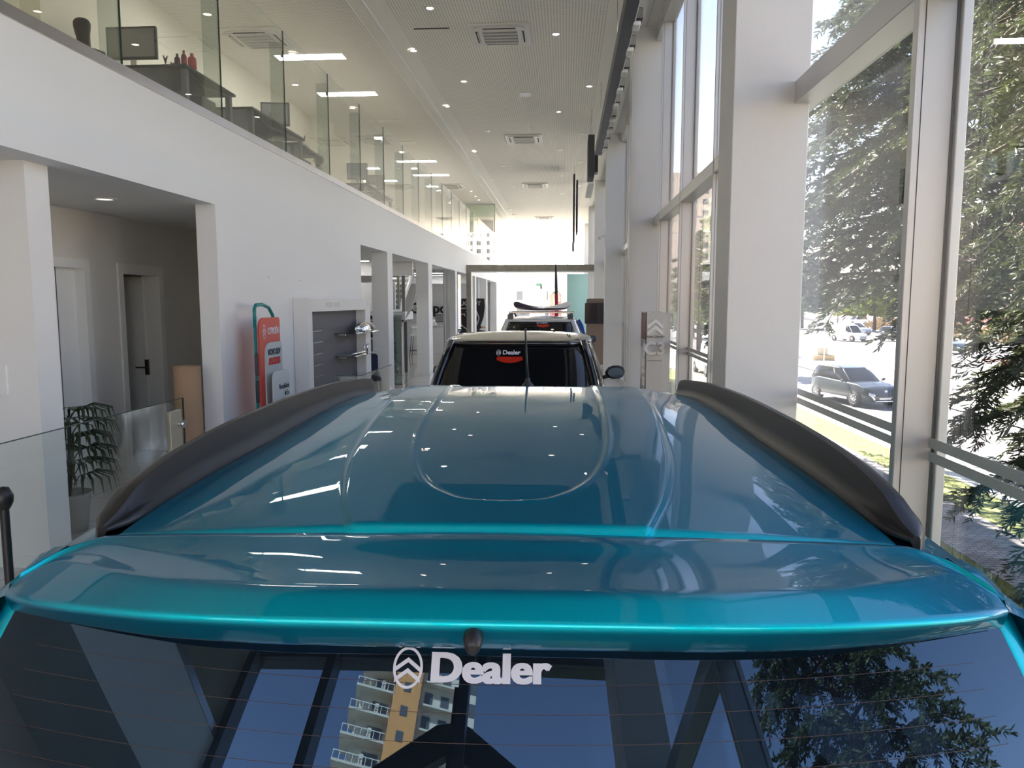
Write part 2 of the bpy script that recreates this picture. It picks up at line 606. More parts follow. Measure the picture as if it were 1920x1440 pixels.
# aqua partition beyond the portal
aq = mat('aqua_partition', (.42, .68, .66), .35)
struct(MB().box(.06, 1.45, 36, 36.1, 0, 3.25).build('wall_aqua', aq), 'pale aqua partition beyond the concrete portal', 'wall')

# roof over the whole building
struct(MB().box(-13.4, 2.0, Y0 - .4, Y1 + .4, CZ + .95, CZ + 1.15).build('ceiling_roof', conc), 'flat roof slab over the showroom', 'roof')
# ================================================================ vehicles
tinted = mat('tinted_car_glass', (0.006, 0.007, 0.009), 0.0, spec=0.6, ior=1.52)
alloy = mat('alloy_wheel', (.45, .45, .47), .25, metal=.9)
red_lens = mat('red_lens', (.5, .01, .01), .1, coat=.5)
clear_lens = mat('clear_lens', (.75, .78, .8), .08, coat=.5)
plate_m = mat('number_plate', (.75, .75, .75), .4)


def car_paint(name, col, metal=0.0, rough=.3):
    return mat(name, col, rough, metal=metal, coat=1.0, coat_rough=.01)


class Vehicle:
    def __init__(s, L, Wd, zb, prof, gh, n=5.0, nodes=56):
        """prof: [(y, ztop)] from rear to front; gh: (y_rb, y_rt, y_ft, y_fb, wb, wt, z_roof)"""
        s.L, s.W, s.zb, s.prof, s.gh, s.n, s.N = L, Wd, zb, prof, gh, n, nodes

    def ztop(s, y):
        p = s.prof
        if y <= p[0][0]:
            return p[0][1]
        for a, b in zip(p, p[1:]):
            if y <= b[0]:
                t = (y - a[0]) / (b[0] - a[0])
                t = t * t * (3 - 2 * t)
                return a[1] + (b[1] - a[1]) * t
        return p[-1][1]

    def outline(s, th, inset=0.0):
        c, sn = math.cos(th), math.sin(th)
        x = (s.W / 2 - inset) * math.copysign(abs(c) ** (2 / s.n), c)
        y = (s.L / 2 - inset) * math.copysign(abs(sn) ** (2 / s.n), sn)
        return x, y

    def surf(s, th, t, off=0.0):
        """t 0..1 up the flank"""
        ins = .07 * (1 - min(1, t / .35)) ** 2 + .05 * max(0, (t - .6) / .4) ** 1.6 - off
        x, y = s.outline(th, ins)
        x *= 1 - .06 * (abs(y) / (s.L / 2)) ** 4
        return (x, y, s.zb + (s.ztop(y) - s.zb) * t)

    def body(s, m, parent, name='body'):
        rings = []
        N = s.N
        for t in (0, .06, .2, .35, .5, .65, .8, .9, .97, 1.0):
            rings.append([s.surf(2 * PI * k / N, t) for k in range(N)])
        for q in (.96, .9, .75, .5, .2, .01):
            r = []
            for k in range(N):
                x, y = s.outline(2 * PI * k / N, .05)
                x *= 1 - .06 * (abs(y) / (s.L / 2)) ** 4
                x, y = x * q, y * (1 - (1 - q) * .25 if q > .3 else y and .8)
                r.append((x, y, s.ztop(y) + .035 * (1 - q ** 2) + .012))
            rings.append(r)
        return MB().loft(rings, closed=True).build(name, m, parent)

    def patch(s, name, th0, th1, t0, t1, m, parent, off=.006, nu=10, nv=4):
        rows = []
        for j in range(nv + 1):
            t = t0 + (t1 - t0) * j / nv
            rows.append([s.surf(math.radians(th0 + (th1 - th0) * i / nu), t, off) for i in range(nu + 1)])
        return MB().loft(rows).build(name, m, parent, solid=0.004)

    def gpt(s, th, t, off=0.0):
        y_rb, y_rt, y_ft, y_fb, wb, wt, zr = s.gh
        c, sn = math.cos(th), math.sin(th)
        n = 5.5
        ex, ey = math.copysign(abs(c) ** (2 / n), c), math.copysign(abs(sn) ** (2 / n), sn)
        bx, by = wb * ex, (y_rb + y_fb) / 2 + (y_fb - y_rb) / 2 * ey
        tx, ty = wt * ex, (y_rt + y_ft) / 2 + (y_ft - y_rt) / 2 * ey
        bz = s.ztop(by) - .01
        bulge = .03 * math.sin(PI * t) + off
        return (bx + (tx - bx) * t + bulge * c, by + (ty - by) * t + bulge * sn, bz + (zr - .035 - bz) * t)

    def greenhouse(s, paint, parent, glassm=None, roofm=None, pillar=.03):
        N = 72
        g = glassm or tinted
        MB().loft([[s.gpt(2 * PI * k / N, t) for k in range(N)] for t in (0, .2, .4, .6, .8, 1)], closed=True).build('window_glass', g, parent)
        y_rb, y_rt, y_ft, y_fb, wb, wt, zr = s.gh
        rings = []
        for q, dz in ((1.0, -.035), (1.015, -.02), (1.0, -.004), (.96, .008), (.85, .02), (.6, .034), (.3, .04), (.01, .042)):
            r = []
            for k in range(N):
                x, y, z = s.gpt(2 * PI * k / N, 1.0)
                yc = (y_rt + y_ft) / 2
                r.append((x * q, yc + (y - yc) * q, zr + dz - .03 * ((y - yc) / max(.1, (y_ft - y_rt) / 2)) ** 2 * (1 if q > .5 else q)))
            rings.append(r)
        MB().loft(rings, closed=True).build('roof', roofm or paint, parent)
        for a in (50, 130, -47, -133):
            MB().tube([s.gpt(math.radians(a), t, .004) for t in (0, .25, .5, .75, 1)], pillar, 6).build('pillar', paint, parent)
        for a in (5, 175):
            MB().tube([s.gpt(math.radians(a), t, .004) for t in (0, .5, 1)], .022, 6).build('door_pillar', black_plastic, parent)

    def wheels(s, yr, yf, r, parent):
        for y in (yr, yf):
            for sx in (-1, 1):
                x = sx * (s.W / 2 - .10)
                prof = [(r * .62, x - .10), (r * .95, x - .10), (r, x - .07), (r, x + .07), (r * .95, x + .10), (r * .62, x + .10)]
                w = MB().lathe(prof, 28, 0, r, 'x').build('wheel', rubber, parent)
                w.location = (0, y, 0)
                xo = x + sx * .085
                mb = MB()
                mb.lathe([(r * .64, xo), (r * .62, xo + sx * .015), (r * .56, xo)], 24, 0, r, 'x')
                for k in range(10):
                    a = 2 * PI * k / 10
                    mb.tube([(xo, .04 * math.cos(a), r + .04 * math.sin(a)), (xo, r * .6 * math.cos(a), r + r * .6 * math.sin(a))], .018, 5)
                mb.lathe([(.05, xo - sx * .02), (.05, xo + sx * .02), (.001, xo + sx * .025)], 12, 0, r, 'x')
                mb.build('rim', alloy, w)
        # wheel arches
        for y in (yr, yf):
            for sx in (-1, 1):
                mb = MB()
                xo = sx * (s.W / 2 - .012)
                mb.add([(xo, y + (r * 1.16) * math.cos(a), r + (r * 1.16) * math.sin(a)) for a in [PI * k / 16 for k in range(17)]] +
                       [(xo + sx * .012, y + (r * 1.02) * math.cos(a), r + (r * 1.02) * math.sin(a)) for a in [PI * k / 16 for k in range(17)]] +
                       [(xo - sx * .1, y + (r * 1.16) * math.cos(a), r + (r * 1.16) * math.sin(a)) for a in [PI * k / 16 for k in range(17)]],
                       [(k, k + 1, 18 + k, 17 + k) for k in range(16)] + [(34 + k, 35 + k, k + 1, k) for k in range(16)] +
                       [(17 + k, 18 + k, 35 + k, 34 + k) for k in range(16)])
                mb.build('wheel_arch', black_plastic, parent)

    def mirror(s, sx, y, z, m, parent, k=1.0):
        x = sx * (s.W / 2 - .03)
        mb = MB()
        rings = []
        for t, rr in ((0, .2), (.15, .75), (.4, 1), (.7, .97), (.9, .7), (1, .2)):
            rings.append([(x + sx * (.03 + .21 * t) * k, y + .055 * rr * math.cos(a) * k, z + .075 * rr * math.sin(a) * k + .01 * t) for a in [2 * PI * i / 14 for i in range(14)]])
        mb.loft(rings, closed=True, cap=True)
        mb.tube([(x - sx * .04, y + .02, z - .07), (x + sx * .1, y, z - .03)], .022, 8)
        o = mb.build('door_mirror', m, parent)
        mb = MB()
        pl = [(x + sx * (.14 + .085 * math.cos(a)) * k, y - .058 * k, z + .005 + .055 * math.sin(a) * k) for a in [2 * PI * i / 20 for i in range(20)]]
        mb.add(pl + [(p[0], p[1] + .004, p[2]) for p in pl], [tuple(range(20)), tuple(range(39, 19, -1))] + [(i, (i + 1) % 20, 20 + (i + 1) % 20, 20 + i) for i in range(20)])
        mb.build('mirror_glass', mat('mirror_glass', (.16, .19, .21), .03, metal=1), o)
        return o


def simple_car(name, label, cat, loc, rz, L, Wd, H, style, paint, group=None):
    t = thing(name, label, cat, loc, rz, group)
    if style == 'van':
        prof = [(-L / 2, .95), (L * .1, .95), (L * .22, .95), (L * .42, .82), (L / 2, .62)]
        gh = (L * .02, L * .02, L * .14, L * .30, Wd / 2 - .08, Wd / 2 - .16, H - .12)
    elif style == 'sedan':
        prof = [(-L / 2, .88), (-L * .34, .95), (L * .12, .90), (L * .3, .86), (L * .42, .78), (L / 2, .6)]
        gh = (-L * .40, -L * .20, L * .04, L * .24, Wd / 2 - .08, Wd / 2 - .24, H)
    else:
        prof = [(-L / 2, .92), (-L * .3, 1.0), (L * .12, .95), (L * .3, .92), (L * .42, .82), (L / 2, .62)]
        gh = (-L * .485, -L * .40, L * .04, L * .24, Wd / 2 - .08, Wd / 2 - .22, H)
    v = Vehicle(L, Wd, .24, prof, gh)
    v.body(paint, t)
    v.greenhouse(paint, t)
    if style == 'van':
        mb = MB()
        w = Wd / 2 - .04
        rings = []
        for y, sc, dz in ((-L / 2 + .05, .94, -.08), (-L / 2 + .15, 1, 0), (L * .02, 1, 0), (L * .06, .97, -.04), (L * .1, .9, -.12)):
            rings.append([(-w * sc, y, .9), (-w * sc, y, 1.2), (-w * sc * .96, y, H - .15 + dz), (-w * .8 * sc, y, H + dz), (0, y, H + .03 + dz), (w * .8 * sc, y, H + dz), (w * sc * .96, y, H - .15 + dz), (w * sc, y, 1.2), (w * sc, y, .9)])
        mb.loft(rings, cap=True)
        mb.build('cargo_box', paint, t)
    v.wheels(-L * .30, L * .31, .32, t)
    v.patch('headlight', 58, 78, .66, .86, clear_lens, t)
    v.patch('headlight', 102, 122, .66, .86, clear_lens, t)
    v.patch('grille', 79, 101, .62, .84, black_plastic, t)
    v.patch('grille', 76, 104, .10, .42, black_plastic, t)
    v.patch('number_plate', 86.5, 93.5, .34, .5, plate_m, t, off=.014)
    v.patch('tail_light', -58, -74, .68, .9, red_lens, t)
    v.patch('tail_light', -106, -122, .68, .9, red_lens, t)
    for sx in (-1, 1):
        v.mirror(sx, L * .17, 1.02, paint, t, .9)
    return t, v
# ================================================================ outside
GZ = -2.2
grass_lit = mat('lawn', (.22, .25, .08), .9, noise_amt=.45, noise_scale=3, bump=.6, bump_scale=40)
paver = mat('small_stone_paving', (.32, .30, .30), .8)
n_, l_, b_ = nodes_of(paver)
tc = n_.new('ShaderNodeTexCoord')
br = n_.new('ShaderNodeTexBrick')
br.inputs['Color1'].default_value = (.36, .34, .34, 1)
br.inputs['Color2'].default_value = (.25, .235, .245, 1)
br.inputs['Mortar'].default_value = (.13, .12, .12, 1)
br.inputs['Scale'].default_value = 1.0
br.inputs['Mortar Size'].default_value = .012
br.inputs['Brick Width'].default_value = .2
br.inputs['Row Height'].default_value = .1
ns = n_.new('ShaderNodeTexNoise'); ns.inputs['Scale'].default_value = 1.2; ns.inputs['Detail'].default_value = 3
mp = n_.new('ShaderNodeMapRange'); mp.inputs['From Min'].default_value = .42; mp.inputs['From Max'].default_value = .58; mp.inputs['To Min'].default_value = .8; mp.inputs['To Max'].default_value = 1.25
mm = n_.new('ShaderNodeVectorMath'); mm.operation = 'SCALE'
l_.new(tc.outputs['Object'], br.inputs['Vector']); l_.new(tc.outputs['Object'], ns.inputs['Vector'])
l_.new(ns.outputs['Fac'], mp.inputs['Value']); l_.new(br.outputs['Color'], mm.inputs[0]); l_.new(mp.outputs[0], mm.inputs['Scale'])
l_.new(mm.outputs[0], b_.inputs['Base Color'])
pale_pave = mat('sunlit_concrete', (.72, .70, .65), .9, noise_amt=.12, noise_scale=1.5)
asphalt = mat('asphalt', (.17, .17, .18), .85, noise_amt=.15, noise_scale=2, bump=.3, bump_scale=90)


def strip(name, x0, x1, m, label, cat, z=GZ, y0=-60, y1=260):
    return struct(MB().box(x0, x1, y0, y1, z - .3, z).build(name, m), label, cat)

strip('ground_lawn', 1.62, 6.6, grass_lit, 'shaded lawn strip directly outside the street-side glazing', 'lawn')
strip('ground_sidewalk', 6.6, 8.1, paver, 'small-stone sidewalk beyond the lawn', 'sidewalk', GZ + .01)
strip('ground_verge', 8.1, 9.2, grass_lit, 'sunlit grass verge between sidewalk and kerb', 'lawn', GZ + .02)
strip('ground_kerb', 9.2, 10.5, pale_pave, 'bleached concrete kerb strip by the road', 'kerb', GZ + .01)
strip('road_near', 10.5, 15.2, asphalt, 'asphalt service road outside the showroom', 'road', GZ - .05)
md = MB()
md.add([(15.2, -60, GZ), (8, -61, GZ), (19, -60, GZ), (19.2, 30, GZ), (24.5, 61, GZ), (28, 82, GZ), (33, 107, GZ), (52, 200, GZ), (15.2, 200, GZ)], [(0, 2, 3, 4, 5, 6, 7, 8)])
struct(md.build('ground_median', pale_pave, fix=False), 'bleached concrete island between the two roads', 'pavement')
struct(MB().box(-300, 400, -300, 500, GZ - .5, GZ - .12).build('road_avenue', asphalt), 'wide asphalt avenue beyond the island', 'road')
struct(MB().add([(44, -60, GZ - .05), (90, -60, GZ - .05), (300, 300, GZ - .05), (74, 300, GZ - .05), (60, 200, GZ - .05), (52, 150, GZ - .05), (47, 100, GZ - .05)], [tuple(range(7))]).build('ground_bank', pale_pave, fix=False), 'dry bank across the avenue', 'ground')
struct(MB().box(-60, 1.6, -60, -3.8, GZ - .1, GZ + .02).build('ground_forecourt', asphalt), 'concrete forecourt behind the showroom', 'pavement')
struct(MB().box(-30, 10, 47.8, 120, GZ - .1, GZ + .03).build('ground_yard', pale_pave), 'sunlit yard beyond the far glazing', 'pavement')
struct(MB().box(-13.2, 1.6, -3.7, 47.6, GZ - .1, -.26).build('wall_plinth', conc), 'building plinth under the raised showroom floor', 'wall')
# lane lines
for (x, y, l) in ((24.2, 40, 4), (27.5, 58, 4), (31.5, 76, 4), (34.5, 90, 4), (26, 36, 4)):
    lm = MB().box(-.08, .08, -l / 2, l / 2, 0, .01).build('road_marking', pale_pave)
    lm.location = (x, y, GZ - .115); lm.rotation_euler = (0, 0, -.2)
    struct(lm, 'white lane dash on the avenue', 'marking')

# grass blades on the two lawn strips near the building
def grass(name, label, x0, x1, y0, y1, n, h, seed):
    r = np.random.default_rng(seed)
    px, py = r.uniform(x0, x1, n), r.uniform(y0, y1, n)
    a = r.uniform(0, 2 * PI, n)
    hh = r.uniform(.5, 1.0, n) * h
    lean = r.uniform(.1, .6, n) * h
    w = .006
    b = np.stack([px, py, np.full(n, GZ)], 1)
    d = np.stack([np.cos(a), np.sin(a), np.zeros(n)], 1)
    q = np.stack([-np.sin(a), np.cos(a), np.zeros(n)], 1)
    up = np.array([0, 0, 1.0])
    v = np.concatenate([b - d * w, b + d * w, b + q * lean[:, None] + up * hh[:, None]])
    f = np.stack([np.arange(n), np.arange(n) + n, np.arange(n) + 2 * n], 1)
    me = bpy.data.meshes.new(name)
    me.from_pydata(v.tolist(), [], f.tolist())
    me.materials.append(mat('grass_blade', (.26, .31, .12), .8, noise_amt=.4, noise_scale=4))
    o = bpy.data.objects.new(name, me); C.objects.link(o)
    return tag(o, label, 'grass', kind='stuff')
grass('grass', 'short shaded grass just outside the glazing', 3.0, 6.6, 5, 13, 30000, .07, 3)
grass('grass', 'sunlit grass on the verge by the kerb', 8.1, 9.2, 10, 34, 16000, .06, 4)


def leaf_material(name, col):
    if name in MATS:
        return MATS[name]
    m = mat(name, col, .6, noise_amt=.45, noise_scale=1.3)
    nt = m.node_tree
    b = nt.nodes['Principled BSDF']
    tl = nt.nodes.new('ShaderNodeBsdfTranslucent')
    tl.inputs[0].default_value = (col[0] * 1.7, col[1] * 1.7, col[2] * 1.0, 1)
    ms = nt.nodes.new('ShaderNodeMixShader'); ms.inputs[0].default_value = .28
    out = [n for n in nt.nodes if n.type == 'OUTPUT_MATERIAL'][0]
    nt.links.new(b.outputs[0], ms.inputs[1]); nt.links.new(tl.outputs[0], ms.inputs[2]); nt.links.new(ms.outputs[0], out.inputs[0])
    return m

bark = mat('bark', (.07, .05, .04), .9, bump=.5, bump_scale=30)


def tree(label, x, y, h, r, seed, nbr=70, twigs=14, leaves=34, leaf=(.085, .02), col=(.07, .10, .045), droop=.5, z0=None, base=.12, group=None, trunk_r=.22, name='conifer_tree', lean=0, cat='tree', clear=None):
    R = np.random.default_rng(seed)
    z0 = GZ if z0 is None else z0
    t = thing(name, label, cat, (x, y, z0), 0, group)
    tr = MB()
    tr.tube([(lean * h * q * q + .15 * math.sin(3 * q + seed), .1 * math.cos(4 * q), h * q) for q in (0, .15, .3, .5, .7, .85, .97)], [trunk_r * (1.15 - q) for q in (0, .15, .3, .5, .7, .85, .97)], 10)
    tr.build('trunk', bark, t)
    br = MB()
    P0, D0 = [], []          # leaf origin, direction
    for i in range(nbr):
        q = base + (1 - base) * (i / nbr) ** 1.05
        z = h * q
        L = r * (1 - q ** 1.7) ** .7 * R.uniform(.7, 1.1) + .3
        az = i * 2.399 + R.uniform(-.4, .4)
        if clear and q < clear[1] and math.cos(az - clear[0] - 1.2) > .15:
            L *= .25 + .5 * q / clear[1]      # low boughs on the far side are short
        d = np.array([math.cos(az), math.sin(az), 0])
        pts = []
        for k in range(7):
            s = k / 6
            p = np.array([lean * h * q * q, 0, z]) + d * L * s + np.array([0, 0, 1]) * (L * (.25 * s - droop * s ** 2.2))
            p = p + R.normal(0, .04, 3) * (k > 0)
            pts.append(p)
        br.tube(pts, [.05 * (1 - k / 7) * (.4 + L / r) for k in range(7)], 5)
        pa = np.array(pts)
        for j in range(twigs):
            s = .18 + .82 * (j + R.random()) / twigs
            k = min(5, int(s * 6)); f = s * 6 - k
            p = pa[k] * (1 - f) + pa[k + 1] * f
            side = 1 if j % 2 else -1
            td = d * R.uniform(.3, .9) + side * np.array([-d[1], d[0], 0]) * R.uniform(.5, 1.0) + np.array([0, 0, R.uniform(-droop * 1.1, .1)])
            td /= np.linalg.norm(td)
            tl = R.uniform(.35, .8) * (1.1 - .4 * s) * min(1.3, .5 + L / 4)
            m = leaves
            u = np.linspace(0.05, 1, m)
            q0 = p + td * (u[:, None] * tl) + np.array([0, 0, -1]) * (u[:, None] ** 2) * tl * .35
            P0.append(q0 + R.normal(0, .015, (m, 3)))
            sd = np.where(np.arange(m) % 2, 1, -1)[:, None]
            cr = np.cross(td, [0, 0, 1.0]); cr /= np.linalg.norm(cr) + 1e-9
            dd = td * .8 + cr * sd * .8 + R.normal(0, .35, (m, 3)) + np.array([0, 0, -.25])
            D0.append(dd / np.linalg.norm(dd, axis=1)[:, None])
            br.tube([p, p + td * tl * .6 + np.array([0, 0, -.12]) * tl], [.008, .003], 3, caps=False)
    br.build('branches', bark, t, fix=False)
    P0 = np.concatenate(P0); D0 = np.concatenate(D0)
    n = len(P0)
    sc = R.uniform(.6, 1.3, n)[:, None]
    side = np.cross(D0, R.normal(0, 1, (n, 3))); side /= np.linalg.norm(side, axis=1)[:, None] + 1e-9
    a = P0 - side * leaf[1] * .35
    b = P0 + side * leaf[1] * .35
    c = P0 + D0 * leaf[0] * .55 * sc + side * leaf[1] * sc
    d = P0 + D0 * leaf[0] * sc
    e = P0 + D0 * leaf[0] * .55 * sc - side * leaf[1] * sc
    v = np.stack([a, b, c, d, e], 1).reshape(-1, 3)
    me = bpy.data.meshes.new('crown')
    me.vertices.add(5 * n); me.vertices.foreach_set('co', v.ravel())
    me.loops.add(5 * n); me.loops.foreach_set('vertex_index', np.arange(5 * n))
    me.polygons.add(n); me.polygons.foreach_set('loop_start', np.arange(n) * 5); me.polygons.foreach_set('loop_total', np.full(n, 5))
    me.update(calc_edges=True)
    me.materials.append(leaf_material('leaf_%02x%02x%02x' % tuple(int(q * 255) for q in col), col))
    o = bpy.data.objects.new('crown', me); C.objects.link(o); o.parent = t
    return t
tree('big conifer with drooping needle sprays close outside the glazing', 7.7, 10.3, 15, 4.9, 11, nbr=190, twigs=28, leaves=64, leaf=(.115, .0115), col=(.038, .052, .028), droop=.62, base=.10, clear=(1.15, .45))
tree('second conifer of the verge, partly behind the nearer one', 8.9, 19.6, 15, 5.6, 5, nbr=150, twigs=28, leaves=46, leaf=(.17, .022), col=(.032, .048, .032), droop=.6, base=.30)
tree('tall conifer beside the rear corner of the showroom, seen mirrored in the tailgate glass', 7.9, -6.4, 14, 4.2, 17, nbr=110, twigs=22, leaves=36, leaf=(.15, .022), col=(.045, .06, .03), droop=.55, base=.12)
tree('yellow-green round tree beyond the avenue', 44, 112, 7, 4.5, 8, nbr=50, twigs=14, leaves=26, leaf=(.5, .16), col=(.20, .24, .04), droop=.2, base=.3, name='broadleaf_tree')
tree('dark tree beyond the avenue beside the retaining wall', 37, 122, 10, 6, 9, nbr=50, twigs=14, leaves=26, leaf=(.5, .16), col=(.05, .08, .04), droop=.2, base=.25, name='broadleaf_tree')
tree('slim street tree seen through the narrow pane between the columns', 8.9, 47, 9.5, 2.2, 21, nbr=46, twigs=10, leaves=20, leaf=(.2, .06), col=(.08, .11, .05), droop=.2, base=.3, name='street_tree', trunk_r=.12)
tree('dark tree behind the street tree by the showroom', 11.5, 66, 10, 4.0, 22, nbr=50, twigs=12, leaves=22, leaf=(.3, .09), col=(.05, .07, .05), droop=.3, base=.15, name='street_tree')
tree('pale green tree far along the kerb', 15, 90, 9, 4.0, 23, nbr=50, twigs=12, leaves=22, leaf=(.3, .1), col=(.14, .17, .07), droop=.3, base=.2, name='street_tree')
tree('leafy tree across the avenue, right of the yellow-green one', 58, 105, 11, 7, 31, nbr=50, twigs=14, leaves=26, leaf=(.5, .18), col=(.07, .11, .04), droop=.2, base=.2, name='broadleaf_tree')
tree('broad tree across the avenue opposite the big conifer', 62, 78, 12, 8, 32, nbr=50, twigs=14, leaves=26, leaf=(.5, .18), col=(.10, .13, .04), droop=.2, base=.2, name='broadleaf_tree')

# dry reddish hedge along the far side of the avenue
def hedge(name, label, pts, w, h, n, leaf, col, seed):
    R = np.random.default_rng(seed)
    P = []
    for (a, b) in zip(pts, pts[1:]):
        a, b = np.array(a), np.array(b)
        m = n // (len(pts) - 1)
        u = R.random(m)[:, None]
        p = a * (1 - u) + b * u
        ang = R.uniform(0, PI, m)
        rr = np.sqrt(R.random(m))
        off = np.stack([np.cos(ang) * rr * w, R.normal(0, .1, m), np.sin(ang) * rr * h * (1 + .3 * np.sin(p[:, 1] * .9))], 1)
        P.append(p + off)
    P = np.concatenate(P); n = len(P)
    D = R.normal(0, 1, (n, 3)); D[:, 2] = abs(D[:, 2]); D /= np.linalg.norm(D, axis=1)[:, None]
    sd = np.cross(D, R.normal(0, 1, (n, 3))); sd /= np.linalg.norm(sd, axis=1)[:, None]
    v = np.stack([P - sd * leaf * .3, P + D * leaf * .5 - sd * leaf * .3, P + D * leaf, P + sd * leaf * .3], 1).reshape(-1, 3)
    me = bpy.data.meshes.new(name)
    me.vertices.add(4 * n); me.vertices.foreach_set('co', v.ravel())
    me.loops.add(4 * n); me.loops.foreach_set('vertex_index', np.arange(4 * n))
    me.polygons.add(n); me.polygons.foreach_set('loop_start', np.arange(n) * 4); me.polygons.foreach_set('loop_total', np.full(n, 4))
    me.update(calc_edges=True)
    me.materials.append(leaf_material(name + '_leaf', col))
    o = bpy.data.objects.new(name, me); C.objects.link(o)
    return tag(o, label, 'hedge', kind='stuff')
hedge('hedge', 'dry reddish hedge along the far side of the avenue', [(44, 40, GZ), (46, 90, GZ), (48.5, 125, GZ)], 1.0, 1.3, 26000, .28, (.17, .12, .09), 3)

# cars outside
grey_paint = mat('grey_metallic', (.035, .045, .055), .35, metal=.3, coat=.35, coat_rough=.02)
white_paint = car_paint('white_paint', (.75, .76, .77))
silver_paint = car_paint('silver_paint', (.45, .46, .48), .5)
dark_paint = car_paint('dark_paint', (.02, .022, .028), .2)
toy, tv = simple_car('parked_car', 'dark grey hatchback with chrome front brackets on the service road', 'car', (12.05, 32.6, GZ - .05), PI + .28, 4.1, 1.72, 1.50, 'hatch', grey_paint)
for sx in (-1, 1):
    mb = MB()
    pts = [tv.surf(math.radians(90 + sx * a), t, .03) for a, t in ((30, .78), (22, .66), (16, .4), (14, .16))]
    mb.tube([(p[0], p[1] + .02, p[2]) for p in pts], .035, 8)
    mb.build('front_bracket', chrome, toy)
    rl = MB(); rl.tube([(sx * .60, -1.45, 1.50), (sx * .62, -1.1, 1.57), (sx * .62, -.2, 1.57), (sx * .6, .05, 1.52)], .02, 8); rl.build('roof_rail', alloy, toy)
    MB().box(sx * .80, sx * .86, -.9, .85, .26, .36).build('side_sill', alloy, toy, bevel=.01)
mb = MB(); mb.tube([tv.surf(math.radians(a), .14, .03) for a in (78, 84, 90, 96, 102)], .03, 8); mb.build('bumper_strip', chrome, toy)
mb = MB()
for (rx, rz_) in ((.055, .038), (.022, .036), (.05, .014)):
    mb.tube([(rx * math.cos(a), 2.075, .70 + rz_ * math.sin(a)) for a in [2 * PI * k / 20 for k in range(21)]], .005, 5)
mb.build('badge', chrome, toy)
simple_car('panel_van', 'small white panel van driving on the avenue', 'van', (30.6, 84.5, GZ - .1), PI + .42, 4.2, 1.65, 1.85, 'van', white_paint)
simple_car('avenue_car', 'dark car just right of the white van on the avenue', 'car', (35.6, 84.0, GZ - .1), PI + .5, 4.2, 1.75, 1.6, 'hatch', dark_paint)
simple_car('avenue_car', 'silver car behind the white van', 'car', (37.5, 101, GZ - .1), PI + .4, 4.2, 1.75, 1.5, 'hatch', silver_paint)
simple_car('avenue_car', 'dark green car half hidden by conifer foliage beside the mullion', 'car', (31.5, 66.0, GZ - .1), PI + .45, 4.2, 1.75, 1.5, 'hatch', car_paint('green_paint', (.03, .05, .04), .3))
simple_car('avenue_car', 'white car seen through the pane beside the mullion', 'car', (25.5, 38.5, GZ - .1), PI + .4, 4.1, 1.72, 1.45, 'sedan', silver_paint)
simple_car('parked_car', 'white car parked beyond the hedge, nearer the poles', 'car', (51.5, 139, GZ), PI / 2 + .3, 4.2, 1.75, 1.55, 'hatch', white_paint)
simple_car('parked_car', 'white car parked beyond the hedge, above the van', 'car', (54, 126, GZ), PI / 2 + .3, 4.4, 1.8, 1.75, 'hatch', white_paint)
simple_car('street_truck', 'white pick-up seen low in the narrow pane beside the sign panel', 'van', (8.6, 44, GZ), .05, 4.6, 1.8, 1.9, 'van', white_paint)

# planter block and slim pole on the island
pb = thing('stepped_block', 'small weathered stepped concrete block on the island', 'block', (18.3, 55.6, GZ))
MB().box(-.75, .75, -.6, .6, 0, .38).build('base', mat('weathered_concrete', (.3, .22, .12), .9, noise_amt=.3), pb, bevel=.02)
MB().box(-.36, .36, -.3, .3, .38, .9).build('top', mat('weathered_concrete_top', (.35, .32, .24), .9, noise_amt=.3), pb, bevel=.02)
sp = thing('street_pole', 'slim pale pole with a small round sign standing by the stepped block', 'pole', (17.3, 52, GZ))
MB().cyl(0, 0, 0, 3.1, .035, 10).build('pole', frame_paint, sp)
MB().lathe([(.001, -.02), (.28, -.02), (.28, .02), (.001, .02)], 20, 0, 3.1, 'y').build('sign_disc', white_paint, sp)
util = mat('utility_pole', (.42, .40, .37), .8)
for (x, y, h, lab) in ((44.5, 128, 9, 'concrete lamp pole beyond the avenue, standing by the yellow-green tree'), (50.2, 130, 8.2, 'concrete lamp pole beyond the avenue, nearest to the parked white cars'), (8.4, 52, 10.5, 'utility pole with a crossbar in the narrow pane between columns')):
    p = thing('utility_pole', lab, 'pole', (x, y, GZ))
    MB().tube([(0, 0, 0), (0, 0, h)], [.16, .10], 10).build('pole', util, p)
    MB().box(-.9, .9, -.05, .05, h - .8, h - .68).build('crossbar', util, p)
    a = MB(); a.tube([(0, 0, h * .7), (-.8, -.6, h * .82), (-1.6, -1.2, h * .82)], .035, 6); a.box(-1.95, -1.45, -1.35, -1.05, h * .82 - .05, h * .82 + .03)
    a.build('lamp_arm', util, p)

